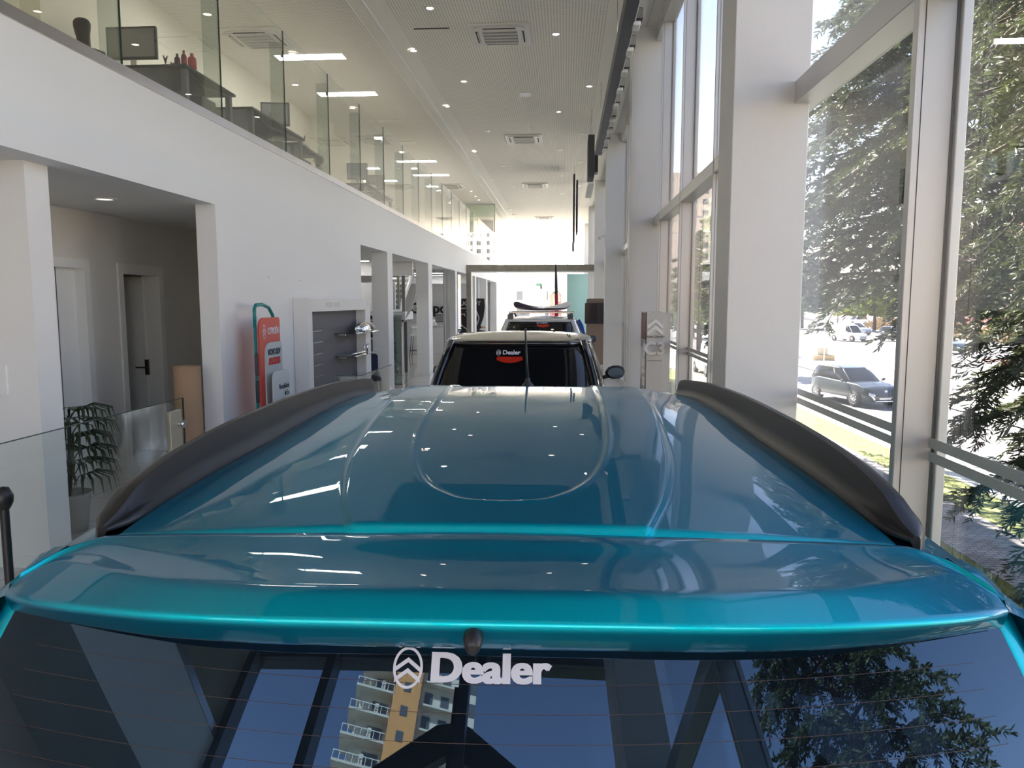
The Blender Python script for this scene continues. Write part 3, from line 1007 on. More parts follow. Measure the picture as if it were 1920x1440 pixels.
# buildings
def block(name, label, x, y, w, d, h, rz, wallm, floors, cols, winm, z0=GZ, roofm=None):
    b = thing(name, label, 'building', (x, y, z0), rz)
    MB().box(-w / 2, w / 2, -d / 2, d / 2, 0, h).build('wall', wallm, b)
    MB().box(-w / 2 - .3, w / 2 + .3, -d / 2 - .3, d / 2 + .3, h, h + .7).build('roof', roofm or wallm, b)
    fh = h / floors
    for side, (L, off) in (('front', (w, -d / 2)), ('side', (d, -w / 2)), ('back', (w, d / 2))):
        mb = MB()
        for i in range(floors):
            for j in range(cols):
                u0 = -L / 2 + L * (j + .22) / cols; u1 = u0 + L / cols * .5
                z0_, z1_ = i * fh + fh * .32, i * fh + fh * .82
                if side == 'side':
                    mb.box(off - .04, off + .1, u0, u1, z0_, z1_)
                elif side == 'front':
                    mb.box(u0, u1, off - .04, off + .1, z0_, z1_)
                else:
                    mb.box(u0, u1, off - .1, off + .04, z0_, z1_)
        mb.build('windows', winm, b)
    return b
win_m = mat('far_window', (.10, .11, .12), .1)
beige = mat('beige_facade', (.62, .55, .46), .8)
pinkf = mat('pinkish_facade', (.62, .30, .27), .8)
block('apartment_block', 'beige apartment block with many small windows far down the street', 39, 235, 24, 20, 40, .1, beige, 13, 7, win_m)
block('apartment_block', 'pale apartment block behind the street trees, further off than the beige one', 20, 300, 20, 20, 52, .1, mat('pale_facade', (.66, .64, .62), .8), 17, 6, win_m)
block('pink_building', 'pinkish red building beyond the avenue behind the conifer', 76, 148, 16, 12, 17, -.4, pinkf, 4, 6, win_m)
block('white_house', 'low white house beyond the avenue by the lamp poles', 62, 185, 18, 10, 9, -.3, mat('white_facade', (.7, .68, .64), .8), 2, 6, win_m)
block('hillside_block', 'wide beige block on the slope opposite the big conifer', 95, 120, 30, 20, 16, -.7, beige, 5, 8, win_m)
rt = MB(); rt.box(-40, 40, -.3, .3, 0, 2.6)
rw_ = rt.build('wall_retaining', pale_pave); rw_.location = (70, 172, GZ); rw_.rotation_euler = (0, 0, -.25)
struct(rw_, 'long pale retaining wall beyond the avenue', 'wall')
block('yard_building', 'white building filling the view beyond the far glazing', -8, 88, 30, 10, 5.6, 0, mat('white_facade', (.7, .68, .64), .8), 3, 9, win_m)
# ================================================================ the turquoise car in front
teal = mat('turquoise_metallic_paint', (0.0, .20, .30), .42, metal=.62, coat=.85, coat_rough=.004, ior=1.5)
n_, l_, b_ = nodes_of(teal)
b_.inputs['Coat IOR'].default_value = 1.40
# flake paint: bright turquoise face-on, deep petrol blue at grazing flop angles
lwt = n_.new('ShaderNodeLayerWeight'); lwt.inputs['Blend'].default_value = .5
rmp = n_.new('ShaderNodeValToRGB')
rmp.color_ramp.interpolation = 'EASE'
rmp.color_ramp.elements[0].position = .12; rmp.color_ramp.elements[0].color = (.0, .62, .72, 1)
rmp.color_ramp.elements[1].position = .66; rmp.color_ramp.elements[1].color = (.0, .20, .33, 1)
b_.inputs['Specular Tint'].default_value = (.10, .55, .75, 1)
l_.new(lwt.outputs['Facing'], rmp.inputs[0]); l_.new(rmp.outputs[0], b_.inputs['Base Color'])
rail_m = mat('satin_black_rail', (.012, .012, .014), .40, spec=.45)
CAR = thing('car', 'turquoise hatchback seen from behind over its roof, black rails and dark tailgate glass', 'car', (-0.098, 0.90, 0), math.radians(1.6))


def pchip(xs, ys, x):
    x = max(xs[0], min(xs[-1], x))
    i = 0
    while i < len(xs) - 2 and x > xs[i + 1]:
        i += 1
    h = [xs[k + 1] - xs[k] for k in range(len(xs) - 1)]
    d = [(ys[k + 1] - ys[k]) / h[k] for k in range(len(h))]
    def slope(k):
        if k == 0:
            return 0.0 if xs[0] == 0 else d[0]
        if k == len(xs) - 1:
            return d[-1]
        if d[k - 1] * d[k] <= 0:
            return 0.0
        w1, w2 = 2 * h[k] + h[k - 1], h[k] + 2 * h[k - 1]
        return (w1 + w2) / (w1 / d[k - 1] + w2 / d[k])
    m0, m1 = slope(i), slope(i + 1)
    t = (x - xs[i]) / h[i]
    return (ys[i] * (1 + 2 * t) * (1 - t) ** 2 + h[i] * m0 * t * (1 - t) ** 2 + ys[i + 1] * t * t * (3 - 2 * t) - h[i] * m1 * t * t * (1 - t))

VC = [.29, .5, .7, .9, 1.15, 1.4, 1.65, 1.9, 2.05, 2.2, 2.33]
ZC = [1.616, 1.640, 1.661, 1.677, 1.689, 1.695, 1.693, 1.670, 1.651, 1.630, 1.600]
VCR = [.29, .45, .65, .9, 1.3, 2.0, 2.4]
UCR = [.238, .290, .330, .352, .378, .392, .395]
# embossed U-shaped bead: half width against v
VU = [.405, .412, .44, .50, .58, .70, .85, 1.0, 1.4, 2.0, 2.33]
UU = [.0, .06, .105, .150, .180, .205, .222, .230, .243, .252, .255]


def sstep(a, b, x):
    t = max(0.0, min(1.0, (x - a) / (b - a)))
    return t * t * (3 - 2 * t)


def roof_z(u, v, detail=True):
    a = abs(u)
    zc = pchip(VC, ZC, v)
    c = pchip(VCR, UCR, v)
    z = zc - .022 * a * a
    if a > c:
        t = a - c
        f = sstep(.3, 1.2, v)
        z -= (.02 + .07 * f) * t + (.04 + .32 * f) * t * t
    if detail:
        z -= .0045 * sstep(c - .003, c + .013, a)
    return z

# U curve samples for the distance field
US = []
for i in range(400):
    v = .405 + (2.33 - .405) * (i / 399) ** 2.0
    US.append((pchip(VU, UU, v), v))
US = [(u * k / 20, .405) for k in range(0)] + US
US = np.array([(x, .405 + .0) for x in np.linspace(0, .03, 10)] + US)

nu, nv = 360, 470
us = np.linspace(-.68, .68, nu)
vs_ = .29 + (2.33 - .29) * np.linspace(0, 1, nv) ** 1.25
verts = np.zeros((nv, nu, 3))
zc_t = np.array([pchip(VC, ZC, v) for v in vs_])
c_t = np.array([pchip(VCR, UCR, v) for v in vs_])
A_ = np.abs(us)[None, :]
cc = c_t[:, None]
T = np.clip(A_ - cc, 0, None)
def ss_arr(x):
    x = np.clip(x, 0, 1)
    return x * x * (3 - 2 * x)
FV = ss_arr((vs_ - .3) / .9)[:, None]
Z = zc_t[:, None] - .022 * A_ ** 2 - (.02 + .07 * FV) * T - (.04 + .32 * FV) * T ** 2 - .0045 * ss_arr((A_ - cc + .003) / .016)
UU_, VV_ = np.broadcast_arrays(us[None, :], vs_[:, None])
dist = np.full(UU_.shape, 9.0)
aU = np.abs(UU_)
for (pu, pv) in US:
    dist = np.minimum(dist, np.hypot(aU - pu, VV_ - pv))
inside = aU < np.array([pchip(VU, UU, v) if v > .405 else -1 for v in vs_])[:, None]
sd = np.where(inside, -dist, dist)
Z -= .0035 * ss_arr(.5 - sd / .014)             # the U field lies slightly lower
Z += .0022 * np.exp(-(sd / .006) ** 2)
edge = ss_arr((A_ - .635) / .045)
Z -= .03 * edge
# rolled rear edge
roll = np.clip((.312 - vs_) / .022, 0, 1)
Z -= (.020 * (1 - np.sqrt(1 - roll ** 2 + 1e-9)))[:, None]
V3 = np.stack([UU_, VV_, Z], 2).reshape(-1, 3)
idx = np.arange(nv * nu).reshape(nv, nu)
F4 = np.stack([idx[:-1, :-1], idx[:-1, 1:], idx[1:, 1:], idx[1:, :-1]], 2).reshape(-1, 4)


def np_mesh(name, V, F, m, parent, smooth=True):
    me = bpy.data.meshes.new(name)
    me.vertices.add(len(V)); me.vertices.foreach_set('co', np.asarray(V, dtype=float).ravel())
    me.loops.add(F.size); me.loops.foreach_set('vertex_index', F.ravel())
    me.polygons.add(len(F)); me.polygons.foreach_set('loop_start', np.arange(len(F)) * F.shape[1]); me.polygons.foreach_set('loop_total', np.full(len(F), F.shape[1]))
    me.polygons.foreach_set('use_smooth', np.full(len(F), smooth))
    me.update(calc_edges=True)
    me.materials.append(m)
    o = bpy.data.objects.new(name, me); C.objects.link(o); o.parent = parent
    return o

np_mesh('roof', V3, F4, teal, CAR)

# spoiler ---------------------------------------------------------
SU = [0, .25, .42, .56, .64, .69, .725]
T_ = dict(
    vg=[.283, .283, .283, .283, .283, .247, .188],
    zg=[1.6105, 1.607, 1.604, 1.601, 1.597, 1.588, 1.567],
    vc=[.052, .056, .080, .132, .180, .205, .174],
    zc=[1.5985, 1.5975, 1.595, 1.590, 1.584, 1.576, 1.560],
    vt=[.0, .003, .020, .054, .083, .112, .145],
    zt=[1.578, 1.577, 1.573, 1.566, 1.561, 1.556, 1.548],
    vb=[.036, .040, .058, .094, .122, .143, .160],
    zb=[1.531, 1.530, 1.527, 1.524, 1.522, 1.520, 1.517])


def sp(key, a):
    return pchip(SU, T_[key], a)


def bez(p0, p1, p2, n):
    return [((1 - t) ** 2 * p0[0] + 2 * t * (1 - t) * p1[0] + t * t * p2[0], (1 - t) ** 2 * p0[1] + 2 * t * (1 - t) * p1[1] + t * t * p2[1]) for t in [k / n for k in range(n + 1)]]

rings = []
NU = 160
for i in range(NU + 1):
    u = -.725 + 1.45 * i / NU
    a = abs(u)
    g = (sp('vg', a), sp('zg', a)); c = (sp('vc', a), sp('zc', a)); t = (sp('vt', a), sp('zt', a)); b = (sp('vb', a), sp('zb', a))
    pr = [(g[0] - .004, g[1] - .02), (g[0] + .001, g[1] - .012), (g[0] + .0005, g[1] - .003), (g[0] - .003, g[1])]
    # gently dished upper face
    top0, top1 = pr[-1], (c[0] + .012 * (g[0] - c[0]) / .24, c[1] + .001)
    n = 14
    for k in range(1, n):
        q = k / n
        zz = top0[1] + (top1[1] - top0[1]) * q - .0045 * math.sin(PI * q) + .0035 * math.exp(-((q - .18) / .12) ** 2) * (1 - sstep(.2, .32, a))
        pr.append((top0[0] + (top1[0] - top0[0]) * q, zz))
    def lerp(p, q, s): return (p[0] + (q[0] - p[0]) * s, p[1] + (q[1] - p[1]) * s)
    cin = top1
    cout = lerp(c, t, .22)
    pr += bez(cin, c, cout, 6)
    tin = lerp(c, t, .80)
    tout = lerp(t, b, .30)
    pr += bez(tin, t, tout, 8)
    pr += [lerp(t, b, .6), lerp(t, b, .93), (b[0] + .006, b[1] - .003), (b[0] + .03, b[1] + .003), (b[0] + .08, b[1] + .012)]
    rings.append([(u, p[0], p[1]) for p in pr])
MB().loft(rings).build('spoiler', teal, CAR, fix=False)

# tailgate glass ----------------------------------------------------
tail_glass = mat('privacy_tailgate_glass', (.004, .006, .010), 0.0, spec=.85, ior=1.52)
tail_glass.node_tree.nodes['Principled BSDF'].inputs['Specular Tint'].default_value = (.62, .98, 1.35, 1)  # reflection tinted blue here in place of a bluer mirrored sky
GTAN = math.tan(math.radians(33))


def gl_pt(u, z, off=0.0):
    dz = 1.53 - z
    v = .085 - GTAN * dz + .10 * dz * dz + .20 * u * u - off
    return (u, v, z + off * .5)


def gl_hw(z):
    return .728 + (1.53 - z) * .34 - (1.53 - z) ** 2 * .2

rings = []
for j in range(25):
    z = 1.545 - .43 * j / 24
    w = gl_hw(z)
    rings.append([gl_pt(-w + 2 * w * i / 60, z) for i in range(61)])
rg = MB().loft(rings).build('rear_window', tail_glass, CAR, fix=False)
hl = MB()
for k in range(9):
    z = 1.475 - .030 * k
    w = gl_hw(z) - .07
    for dz in (0,):
        a = [gl_pt(-w + 2 * w * i / 50, z, .0006) for i in range(51)]
        b = [gl_pt(-w + 2 * w * i / 50, z - .0006, .0006) for i in range(51)]
        hl.loft([a, b])
hl.build('heater_lines', mat('copper_heater_line', (.06, .03, .024), .5), rg, fix=False)
# black dotted band is part of the glass: frit border along the top
a = [gl_pt(-gl_hw(1.50) + 2 * gl_hw(1.50) * i / 50, 1.522, .0004) for i in range(51)]
b = [gl_pt(-gl_hw(1.50) + 2 * gl_hw(1.50) * i / 50, 1.507, .0004) for i in range(51)]

# tailgate body below and beside the glass
for sx in (-1, 1):
    side = MB()
    A1, B1, C1 = [], [], []
    for j in range(25):
        z = 1.545 - .43 * j / 24
        g = gl_pt(gl_hw(z), z)
        A1.append((sx * (g[0] - .002), g[1] + .002, g[2]))
        B1.append((sx * (g[0] + .014), g[1] + .004, g[2] + .002))
        C1.append((sx * (g[0] + .036), g[1] + .030, g[2] + .002))
    side.loft([A1, B1, C1])
    side.build('tailgate_frame', teal, CAR, weld=0)
lw = MB()
rings = []
for j in range(14):
    z = 1.12 - .72 * j / 13
    w = .80 + .03 * math.sin(PI * j / 13)
    v0 = -.17 - .05 * math.sin(PI * (j / 13) ** .8)
    rings.append([(-w + 2 * w * i / 40, v0 + .16 * (abs(-w + 2 * w * i / 40) / w) ** 3, z) for i in range(41)])
lw.loft(rings)
lw.build('tailgate_panel', teal, CAR)

# flanks: quarter panels, doors line, roof edge and side glass
for sx in (-1, 1):
    flank = MB()
    glassb = MB()
    rings = []
    for v in (.17, .19, .215, .25, .29, .34, .4, .6, .9, 1.3, 1.7, 2.05, 2.25, 2.33):
        if v < .29:
            q = (.29 - v) / .12
            uo, ztop = pchip([.17, .19, .247, .29], [.730, .726, .694, .668], v), pchip([.17, .19, .247, .29], [1.558, 1.567, 1.592, 1.604], v)
        else:
            q = 0
            uo, ztop = .668, roof_z(.64, v) - .020
        zs = ztop + .0 * q
        pts = [(sx * uo, v, zs - .004), (sx * (uo + (.735 - uo) * .5), v, zs - .008 + .006 * q), (sx * max(.738, uo + .008), v, 1.588 - .022 * q + min(0, zs - 1.604) * .6), (sx * .760, v, 1.566 - .014 * q + min(0, zs - 1.604) * .5), (sx * .776, v, 1.54 - .01 * q), (sx * .789, v, 1.50), (sx * .803, v, 1.43)]
        rings.append(pts)
    flank.loft(rings)
    r2 = []
    for v in (.17, .2, .3, .42, .55):
        r2.append([(sx * .803, v - .0, 1.43), (sx * .83, v - .06 * (1 - sstep(.17, .55, v)), 1.25), (sx * .85, v - .16 * (1 - sstep(.17, .55, v)), 1.02)])
    flank.loft(r2)
    r3 = []
    for v in (.55, .9, 1.4, 1.9, 2.3, 2.45):
        zt = pchip([.165, .6, 1.4, 2.05, 2.45], [1.43, 1.45, 1.47, 1.45, 1.36], v)
        vv = v + (.0 if v < 2 else (v - 2) * .9)
        r3.append([(sx * .803, v, zt), (sx * .825, v + (vv - v) * .5, 1.23), (sx * .85, vv, 1.02)])
    glassb.loft(r3)
    flank.build('side_panel', teal, CAR)
    glassb.build('side_window', tinted, CAR)
ws = MB()
rings = []
for j in range(9):
    q = j / 8
    w = .66 + .12 * q
    rings.append([(-w + 2 * w * i / 24, 2.33 + .80 * q - .10 * (abs(2 * i / 24 - 1)) ** 2, 1.60 - .60 * q - .03 * abs(2 * i / 24 - 1) ** 2) for i in range(25)])
ws.loft(rings)
ws.build('windscreen', tinted, CAR)
lower = Vehicle(4.28, 1.72, .30, [(-2.14, .98), (-1.2, 1.02), (1.0, 1.02), (1.6, .96), (2.0, .86), (2.14, .7)], None)
lb = MB()
N = 56
rings = []
for t in (0, .06, .2, .35, .5, .65, .8, .92, 1.0):
    rings.append([lower.surf(2 * PI * k / N, t) for k in range(N)])
for q in (.97, .9, .75, .5, .25, .01):
    rings.append([(lower.outline(2 * PI * k / N, .05)[0] * q, lower.outline(2 * PI * k / N, .05)[1] * (q + (1 - q) * .7), lower.ztop(lower.outline(2 * PI * k / N, .05)[1]) + .05 * (1 - q * q)) for k in range(N)])
bo = lb.loft(rings, closed=True).build('body', teal, CAR)
bo.location = (0, 1.99, 0)
wc = bpy.data.objects.new('wheels_pivot', None)
bpy.data.objects.remove(wc)
wv = Vehicle(4.28, 1.72, .30, lower.prof, None)
for y in (.72, 3.32):
    for sx in (-1, 1):
        x = sx * .77; r = .33
        w = MB().lathe([(r * .62, x - .10), (r * .95, x - .10), (r, x - .07), (r, x + .07), (r * .95, x + .10), (r * .62, x + .10)], 28, 0, r, 'x').build('wheel', rubber, CAR)
        w.location = (0, y, 0)
        mb = MB()
        for k in range(10):
            a = 2 * PI * k / 10
            mb.tube([(x + sx * .09, .04 * math.cos(a), r + .04 * math.sin(a)), (x + sx * .09, r * .62 * math.cos(a), r + r * .62 * math.sin(a))], .018, 5)
        mb.build('rim', alloy, w)
for sx in (-1, 1):
    MB().loft([[(sx * (.60 + .22 * i / 8), -.10 - .06 * (1 - i / 8) + .14 * (i / 8) ** 2, z) for i in range(9)] for z in (.86, .93, 1.0, 1.07)]).build('tail_light', red_lens, CAR, solid=.01)
MB().box(-.78, .78, -.30, -.10, .34, .62).build('rear_bumper', black_plastic, CAR, bevel=.05, seg=4)

# roof rails --------------------------------------------------------
RV = [.325, .36, .42, .6, .9, 1.3, 1.6, 1.8, 1.92, 1.985]
RUc = [.680, .678, .674, .668, .660, .652, .636, .616, .602, .592]
RZt = [1.600, 1.620, 1.652, 1.686, 1.705, 1.711, 1.709, 1.699, 1.690, 1.676]
for sx in (-1, 1):
    rings = []
    rings_b = []
    n = 60
    for i in range(n + 1):
        v = .325 + (1.985 - .325) * i / n
        uc, zt = pchip(RV, RUc, v), pchip(RV, RZt, v)
        zb = roof_z(min(.63, uc - .02), v) - .004
        h = max(.004, zt - zb)
        w = min(1.0, .35 + h / .05) * (1 if i not in (0, n) else .4)
        sec = [(-.036 * w, 0), (-.040 * w, .012 * min(1, h / .03)), (-.028 * w, .017 * min(1, h / .03)), (-.022 * w, h * .5), (-.017 * w, h * .85), (-.013 * w, h)]
        sec2 = [(-.013 * w, h), (.004 * w, h * .985), (.022 * w, h * .86), (.034 * w, h * .5), (.038 * w, -.03)]
        rings.append([(sx * (uc + a), v, zb + b) for a, b in sec])
        rings_b.append([(sx * (uc + a), v, zb + b) for a, b in sec2])
    rb_ = MB().loft(rings).loft(rings_b)
    for r1, r2 in ((rings[0], rings_b[0]), (rings[-1], rings_b[-1])):
        ring = list(r1) + list(r2[1:])
        rb_.add(ring, [tuple(range(len(ring)))])
    rb_.build('roof_rail', rail_m, CAR)

# washer nozzle
mb = MB()
rings = []
for (vv, zz, rx, rz) in ((.05, 1.556, .010, .010), (.012, 1.553, .0145, .013), (-.006, 1.549, .0155, .015), (-.016, 1.545, .013, .013), (-.022, 1.541, .006, .006)):
    rings.append([(rx * math.cos(a), vv, zz - .003 + rz * math.sin(a) * (1.0 if math.sin(a) > 0 else 1.5)) for a in [2 * PI * k / 20 for k in range(20)]])
mb.loft(rings, closed=True, cap=True)
wn_ = mb.build('washer_nozzle', black_plastic, CAR)
wn_.scale = (.8, .8, .72)
wn_.location = (-.014, 0.002, .4485)

# antenna
an = MB()
az = roof_z(0, 2.02)
an.lathe([(.024, az - .004), (.022, az + .004), (.011, az + .014), (.008, az + .03)], 20, 0.01, 2.02)
ao = an.build('antenna', black_plastic, CAR)
an = MB()
an.tube([(0.01, 2.02, az + .02), (.006, 2.010, az + .09), (.002, 1.995, az + .205), (.0015, 1.993, az + .222)], [.007, .0050, .0034, .0050], 10)
an.build('antenna_mast', black_plastic, ao)

# dealer decal wrapped on the tailgate glass
decal = mat('white_decal', (.74, .74, .82), .5)


def wrap_glass(o, uc, zc, f=None):
    """lays a flat x/y drawing onto the tailgate glass around (uc, zc)"""
    f = f or gl_pt
    for vtx in o.data.vertices:
        x, y, z = vtx.co
        p = f(uc + x, zc + y * .84, .0008 + z)
        vtx.co = p
    o.data.update()


def chevron_logo(name, m, w, h, parent, rot=None, loc=None, depth=.001):
    """oval ring holding two stacked chevrons, drawn flat in x/y"""
    mb = MB()
    n = 48
    o = [((w / 2) * math.cos(a), (h / 2) * math.sin(a)) for a in [2 * PI * k / n for k in range(n)]]
    i_ = [((w / 2 - .085 * w) * math.cos(a), (h / 2 - .07 * h) * math.sin(a)) for a in [2 * PI * k / n for k in range(n)]]
    mb.add([(x, y, 0) for x, y in o] + [(x, y, 0) for x, y in i_], [(k, (k + 1) % n, n + (k + 1) % n, n + k) for k in range(n)])
    for yo in (.245, -.01):
        t = .115 * h
        top = yo * h
        for sx in (-1, 1):
            xe = sx * w * .43
            ye = top - .24 * h
            mb.add([(0, top, 0), (xe, ye, 0), (xe * 1.0, ye - t, 0), (0, top - t, 0)], [(0, 1, 2, 3)])
    ob = mb.build(name, m, parent, fix=False)
    return ob
lg = chevron_logo('decal_logo', decal, .0405, .0535, CAR)
wrap_glass(lg, -.108, 1.4905)
lt_ = text_mesh('decal_lettering', 'Dealer', .052, decal, CAR, extrude=0, bold=.0014, align='CENTER', sx=1.12, fat=.0013)
wrap_glass(lt_, .002, 1.4905)
# ================================================================ things on the ceiling
white_plastic = mat('white_plastic', (.78, .75, .70), .4)
dark_gap = mat('dark_gap', (.03, .028, .025), .7)
ORD = ['nearest', 'second', 'third', 'fourth', 'fifth', 'sixth', 'seventh', 'eighth', 'ninth', 'tenth', 'eleventh', 'twelfth']


def make_ac(name, label, loc, group=None):
    t = thing(name, label, 'air conditioner', loc, 0, group)
    MB().box(-.475, .475, -.475, .475, -.03, 0).build('panel', white_plastic, t, bevel=.012)
    mb = MB()
    mb.prism(rrect(-.40, .40, -.40, .40, .09), -.05, -.029, 'z')
    inner = mb.build('cover', white_plastic, t, bevel=.006)
    MB().box(-.27, .27, -.27, .27, -.053, -.049).build('grille_recess', dark_gap, inner)
    sl = MB()
    for k in range(5):
        y = -.27 + .54 * k / 4
        sl.box(-.27, .27, y - .011, y + .011, -.062, -.05)
    for k in range(33):
        x = -.27 + .54 * k / 32
        sl.box(x - .003, x + .003, -.27, .27, -.058, -.05)
    sl.build('grille', white_plastic, inner)
    for k in range(4):
        lv = MB().box(-.25, .25, .335, .375, -.056, -.048)
        o = lv.build('air_slot', dark_gap, t)
        o.rotation_euler = (0, 0, k * PI / 2)
        fl = MB().box(-.245, .245, .338, .352, -.064, -.056)
        q = fl.build('louvre', white_plastic, t)
        q.rotation_euler = (0, 0, k * PI / 2)
    return t
for i, (x, y) in enumerate(((-1.05, 12.4), (-1.1, 20.1), (-1.13, 28.0), (-1.1, 38.7))):
    make_ac('air_conditioner', '%s square ceiling cassette air conditioner above the hall' % (ORD[i] if i else 'largest looking, nearest'), (x, y, CZ - .012), 'ceiling cassettes above the hall')
for i, (x, y) in enumerate(((-4.93, 12.3), (-4.9, 20.0), (-4.2, 28.0))):
    make_ac('air_conditioner', '%s ceiling cassette air conditioner above the upper office, seen through the balustrade glass' % ORD[i], (x, y, CZ - .012), 'ceiling cassettes above the upper office')


def make_dl(label, loc, lit, group, r=.06):
    t = thing('downlight', label, 'ceiling light', loc, 0, group)
    MB().lathe([(r * .72, -.004), (r * .78, -.012), (r, -.010), (r * 1.04, 0)], 24).build('ring', chrome if not lit else white_plastic, t)
    MB().lathe([(.001, -.005), (r * .74, -.005)], 24).build('lens', lamp_spot if lit else lamp_off, t)
    return t
ROWS = [
    ('the row under the left air path of the hall', -1.975, ((3.4, 1), (7.3, 1), (11.28, 1), (14.93, 1), (19.23, 0), (24.2, 0), (28.5, 0))),
    ('the row beside the ridge strip', -2.58, ((4.9, 1), (9.0, 1), (13.1, 1), (16.76, 1), (21.73, 1), (26.7, 0), (31.1, 0), (35.2, 0), (37.4, 0))),
    ('the row on the street side of the cassettes', -0.185, ((3.6, 1), (8.0, 1), (12.47, 1), (17.4, 1), (21.7, 0), (26.1, 0), (30.4, 0), (34.8, 0))),
    ('the row nearest the dark spotlight track', 0.43, ((6.8, 1), (11.0, 1), (15.43, 1), (19.76, 0), (23.6, 0), (28.4, 0), (33.9, 0))),
]
for rn, x, l in ROWS:
    vis = 0
    for (y, lit) in l:
        if y > 11:
            lab = '%s visible round downlight, %s, in %s' % (ORD[vis], 'lit' if lit else 'unlit', rn.replace('left air path', 'cassettes'))
            vis += 1
        else:
            lab = 'round lit downlight overhead in %s, %d metres along' % (rn.replace('left air path', 'cassettes'), int(y))
        if y < 11:
            continue
        make_dl(lab, (x, y, CZ - .012), lit, 'round downlights above the hall', .07)
for i, y in enumerate((29.4, 30.8, 31.9)):
    make_dl('%s tiny lit downlight just past the last light panel of the upper office' % ORD[i], (-3.63, y, CZ - .012), 1, 'round downlights above the upper office')
a_l = thing('downlight', 'round lit downlight in the soffit of the near alcove', 'ceiling light', (-4.47, 7.2, SO))
MB().lathe([(.08, -.003), (.085, -.012), (.115, -.010), (.12, 0)], 28).build('ring', white_plastic, a_l)
MB().lathe([(.001, -.004), (.082, -.004)], 28).build('lens', mat('lamp_soft', (1, 1, 1), .5, emit=(1, .95, .85), es=1.6), a_l)

for i, (x, y, lit) in enumerate(((-4.42, 10.6, 1), (-4.42, 13.3, 1), (-4.45, 15.65, 1), (-4.48, 18.0, 0), (-4.6, 20.4, 0), (-4.5, 23.1, 1), (-4.5, 25.6, 1), (-4.52, 28.1, 1))):
    t = thing('light_panel', '%s rectangular panel light above the upper office, %s' % (ORD[i], 'glowing white' if lit else 'switched off'), 'ceiling light', (x, y, CZ - .012), 0, 'panel lights above the upper office')
    MB().box(-.60, .60, -.15, .15, -.006, 0).build('frame', white_plastic, t)
    MB().box(-.585, .585, -.135, .135, -.010, -.004).build('diffuser', lamp_white if lit else ceil_plain, t)
for i, (x, y) in enumerate(((-6.5, 24.2), (-6.5, 26.7))):
    t = thing('light_panel', '%s of two glowing panel lights in the deeper bay of the upper office' % ('nearer', 'farther')[i], 'ceiling light', (x, y, CZ - .012), 0, 'panel lights above the upper office')
    MB().box(-.60, .60, -.15, .15, -.006, 0).build('frame', white_plastic, t)
    MB().box(-.585, .585, -.135, .135, -.010, -.004).build('diffuser', lamp_white, t)
# access lids and sensor plate
for (x, y, w, d, lab) in ((-.85, 15.95, .22, .3, 'small pale access lid between two cassettes above the hall'), (-2.1, 12.1, .55, .03, 'thin dark crack-like slot in the ceiling near the first cassette')):
    tag(MB().box(x - w / 2, x + w / 2, y - d / 2, y + d / 2, CZ - .02, CZ - .011).build('ceiling_lid', trim_paint if w < .4 else dark_gap), lab, 'ceiling lid')

# dark spotlight track hung under the ceiling on the street side
tr = thing('spotlight_track', 'long dark suspended track with a row of square white-faced spotlights', 'light track', (0, 0, 4.95))
MB().box(.58, .715, 1.2, 16.0, 0, .16).build('beam', dark_metal, tr, bevel=.004)
MB().box(.712, .722, 1.2, 16.0, .0, .012).build('edge_strip', chrome, tr)
for y in (2.5, 6.5, 10.5, 15.2):
    MB().tube([(.65, y, .16), (.65, y, CZ - 4.95)], .006, 6).build('hanging_rod', steel, tr)
for k in range(12):
    y = 6.1 + .85 * k
    sp_ = MB(); sp_.box(.722, .80, y - .13, y + .13, .02, .14)
    s_o = sp_.build('spotlight', dark_metal, tr, bevel=.006)
    MB().box(.728, .796, y - .134, y - .128, .028, .132).build('lamp_face', chrome, s_o)
    MB().box(.70, .78, y - .10, y + .10, -.028, .018).build('lamp_box', white_plastic if k % 3 else lamp_off, s_o, bevel=.01)

def hang(name, label, x, y0_, y1_, z0, z1, th, m, m2=None):
    t = thing(name, label, 'hanging panel', (x, (y0_ + y1_) / 2, z0))
    d = (y1_ - y0_) / 2
    MB().box(-th / 2, th / 2, -d, d, 0, z1 - z0).build('panel', m, t, bevel=.004)
    for yy in (-d * .8, d * .8):
        MB().tube([(0, yy, z1 - z0), (0, yy, CZ - z0)], .006, 6).build('hanging_rod', steel, t)
    return t
h1 = hang('hanging_panel', 'short dark box hanging end-on past the end of the spotlight track', .54, 17.2, 18.0, 4.72, 5.62, .14, mat('charcoal_box', (.045, .045, .05), .5))
MB().box(-.07, .07, -.4, 1.9, -.16, -.13).build('base_tray', white_plastic, h1)
MB().box(.09, .16, -.1, .3, .15, .62).build('side_lamp', black_plastic, h1)
h2 = hang('hanging_panel', 'tall thin dark banner pair hanging edge-on down the hall', .24, 24.2, 25.4, 3.85, 5.92, .055, mat('violet_black', (.03, .012, .04), .45))
MB().box(.07, .12, -.5, .5, .28, 1.9).build('second_panel', mat('violet_black', (.03, .012, .04), .45), h2)
MB().box(-.05, .02, -.4, .3, -.28, 0).build('lower_clamp', chrome, h2)

# wall cameras on the columns
for i, (x, y, z) in enumerate(((.97, 19.72, 3.62),)):
    c = thing('wall_camera', 'small white camera on a bracket at the edge of a column', 'camera', (x, y, z))
    MB().tube([(.03, 0, 0), (-.05, -.01, .02), (-.08, -.02, -.01)], .012, 8).build('bracket', steel, c)
    MB().tube([(-.07, 0, 0), (-.13, -.06, -.05)], [.032, .036], 12).build('housing', white_plastic, c)
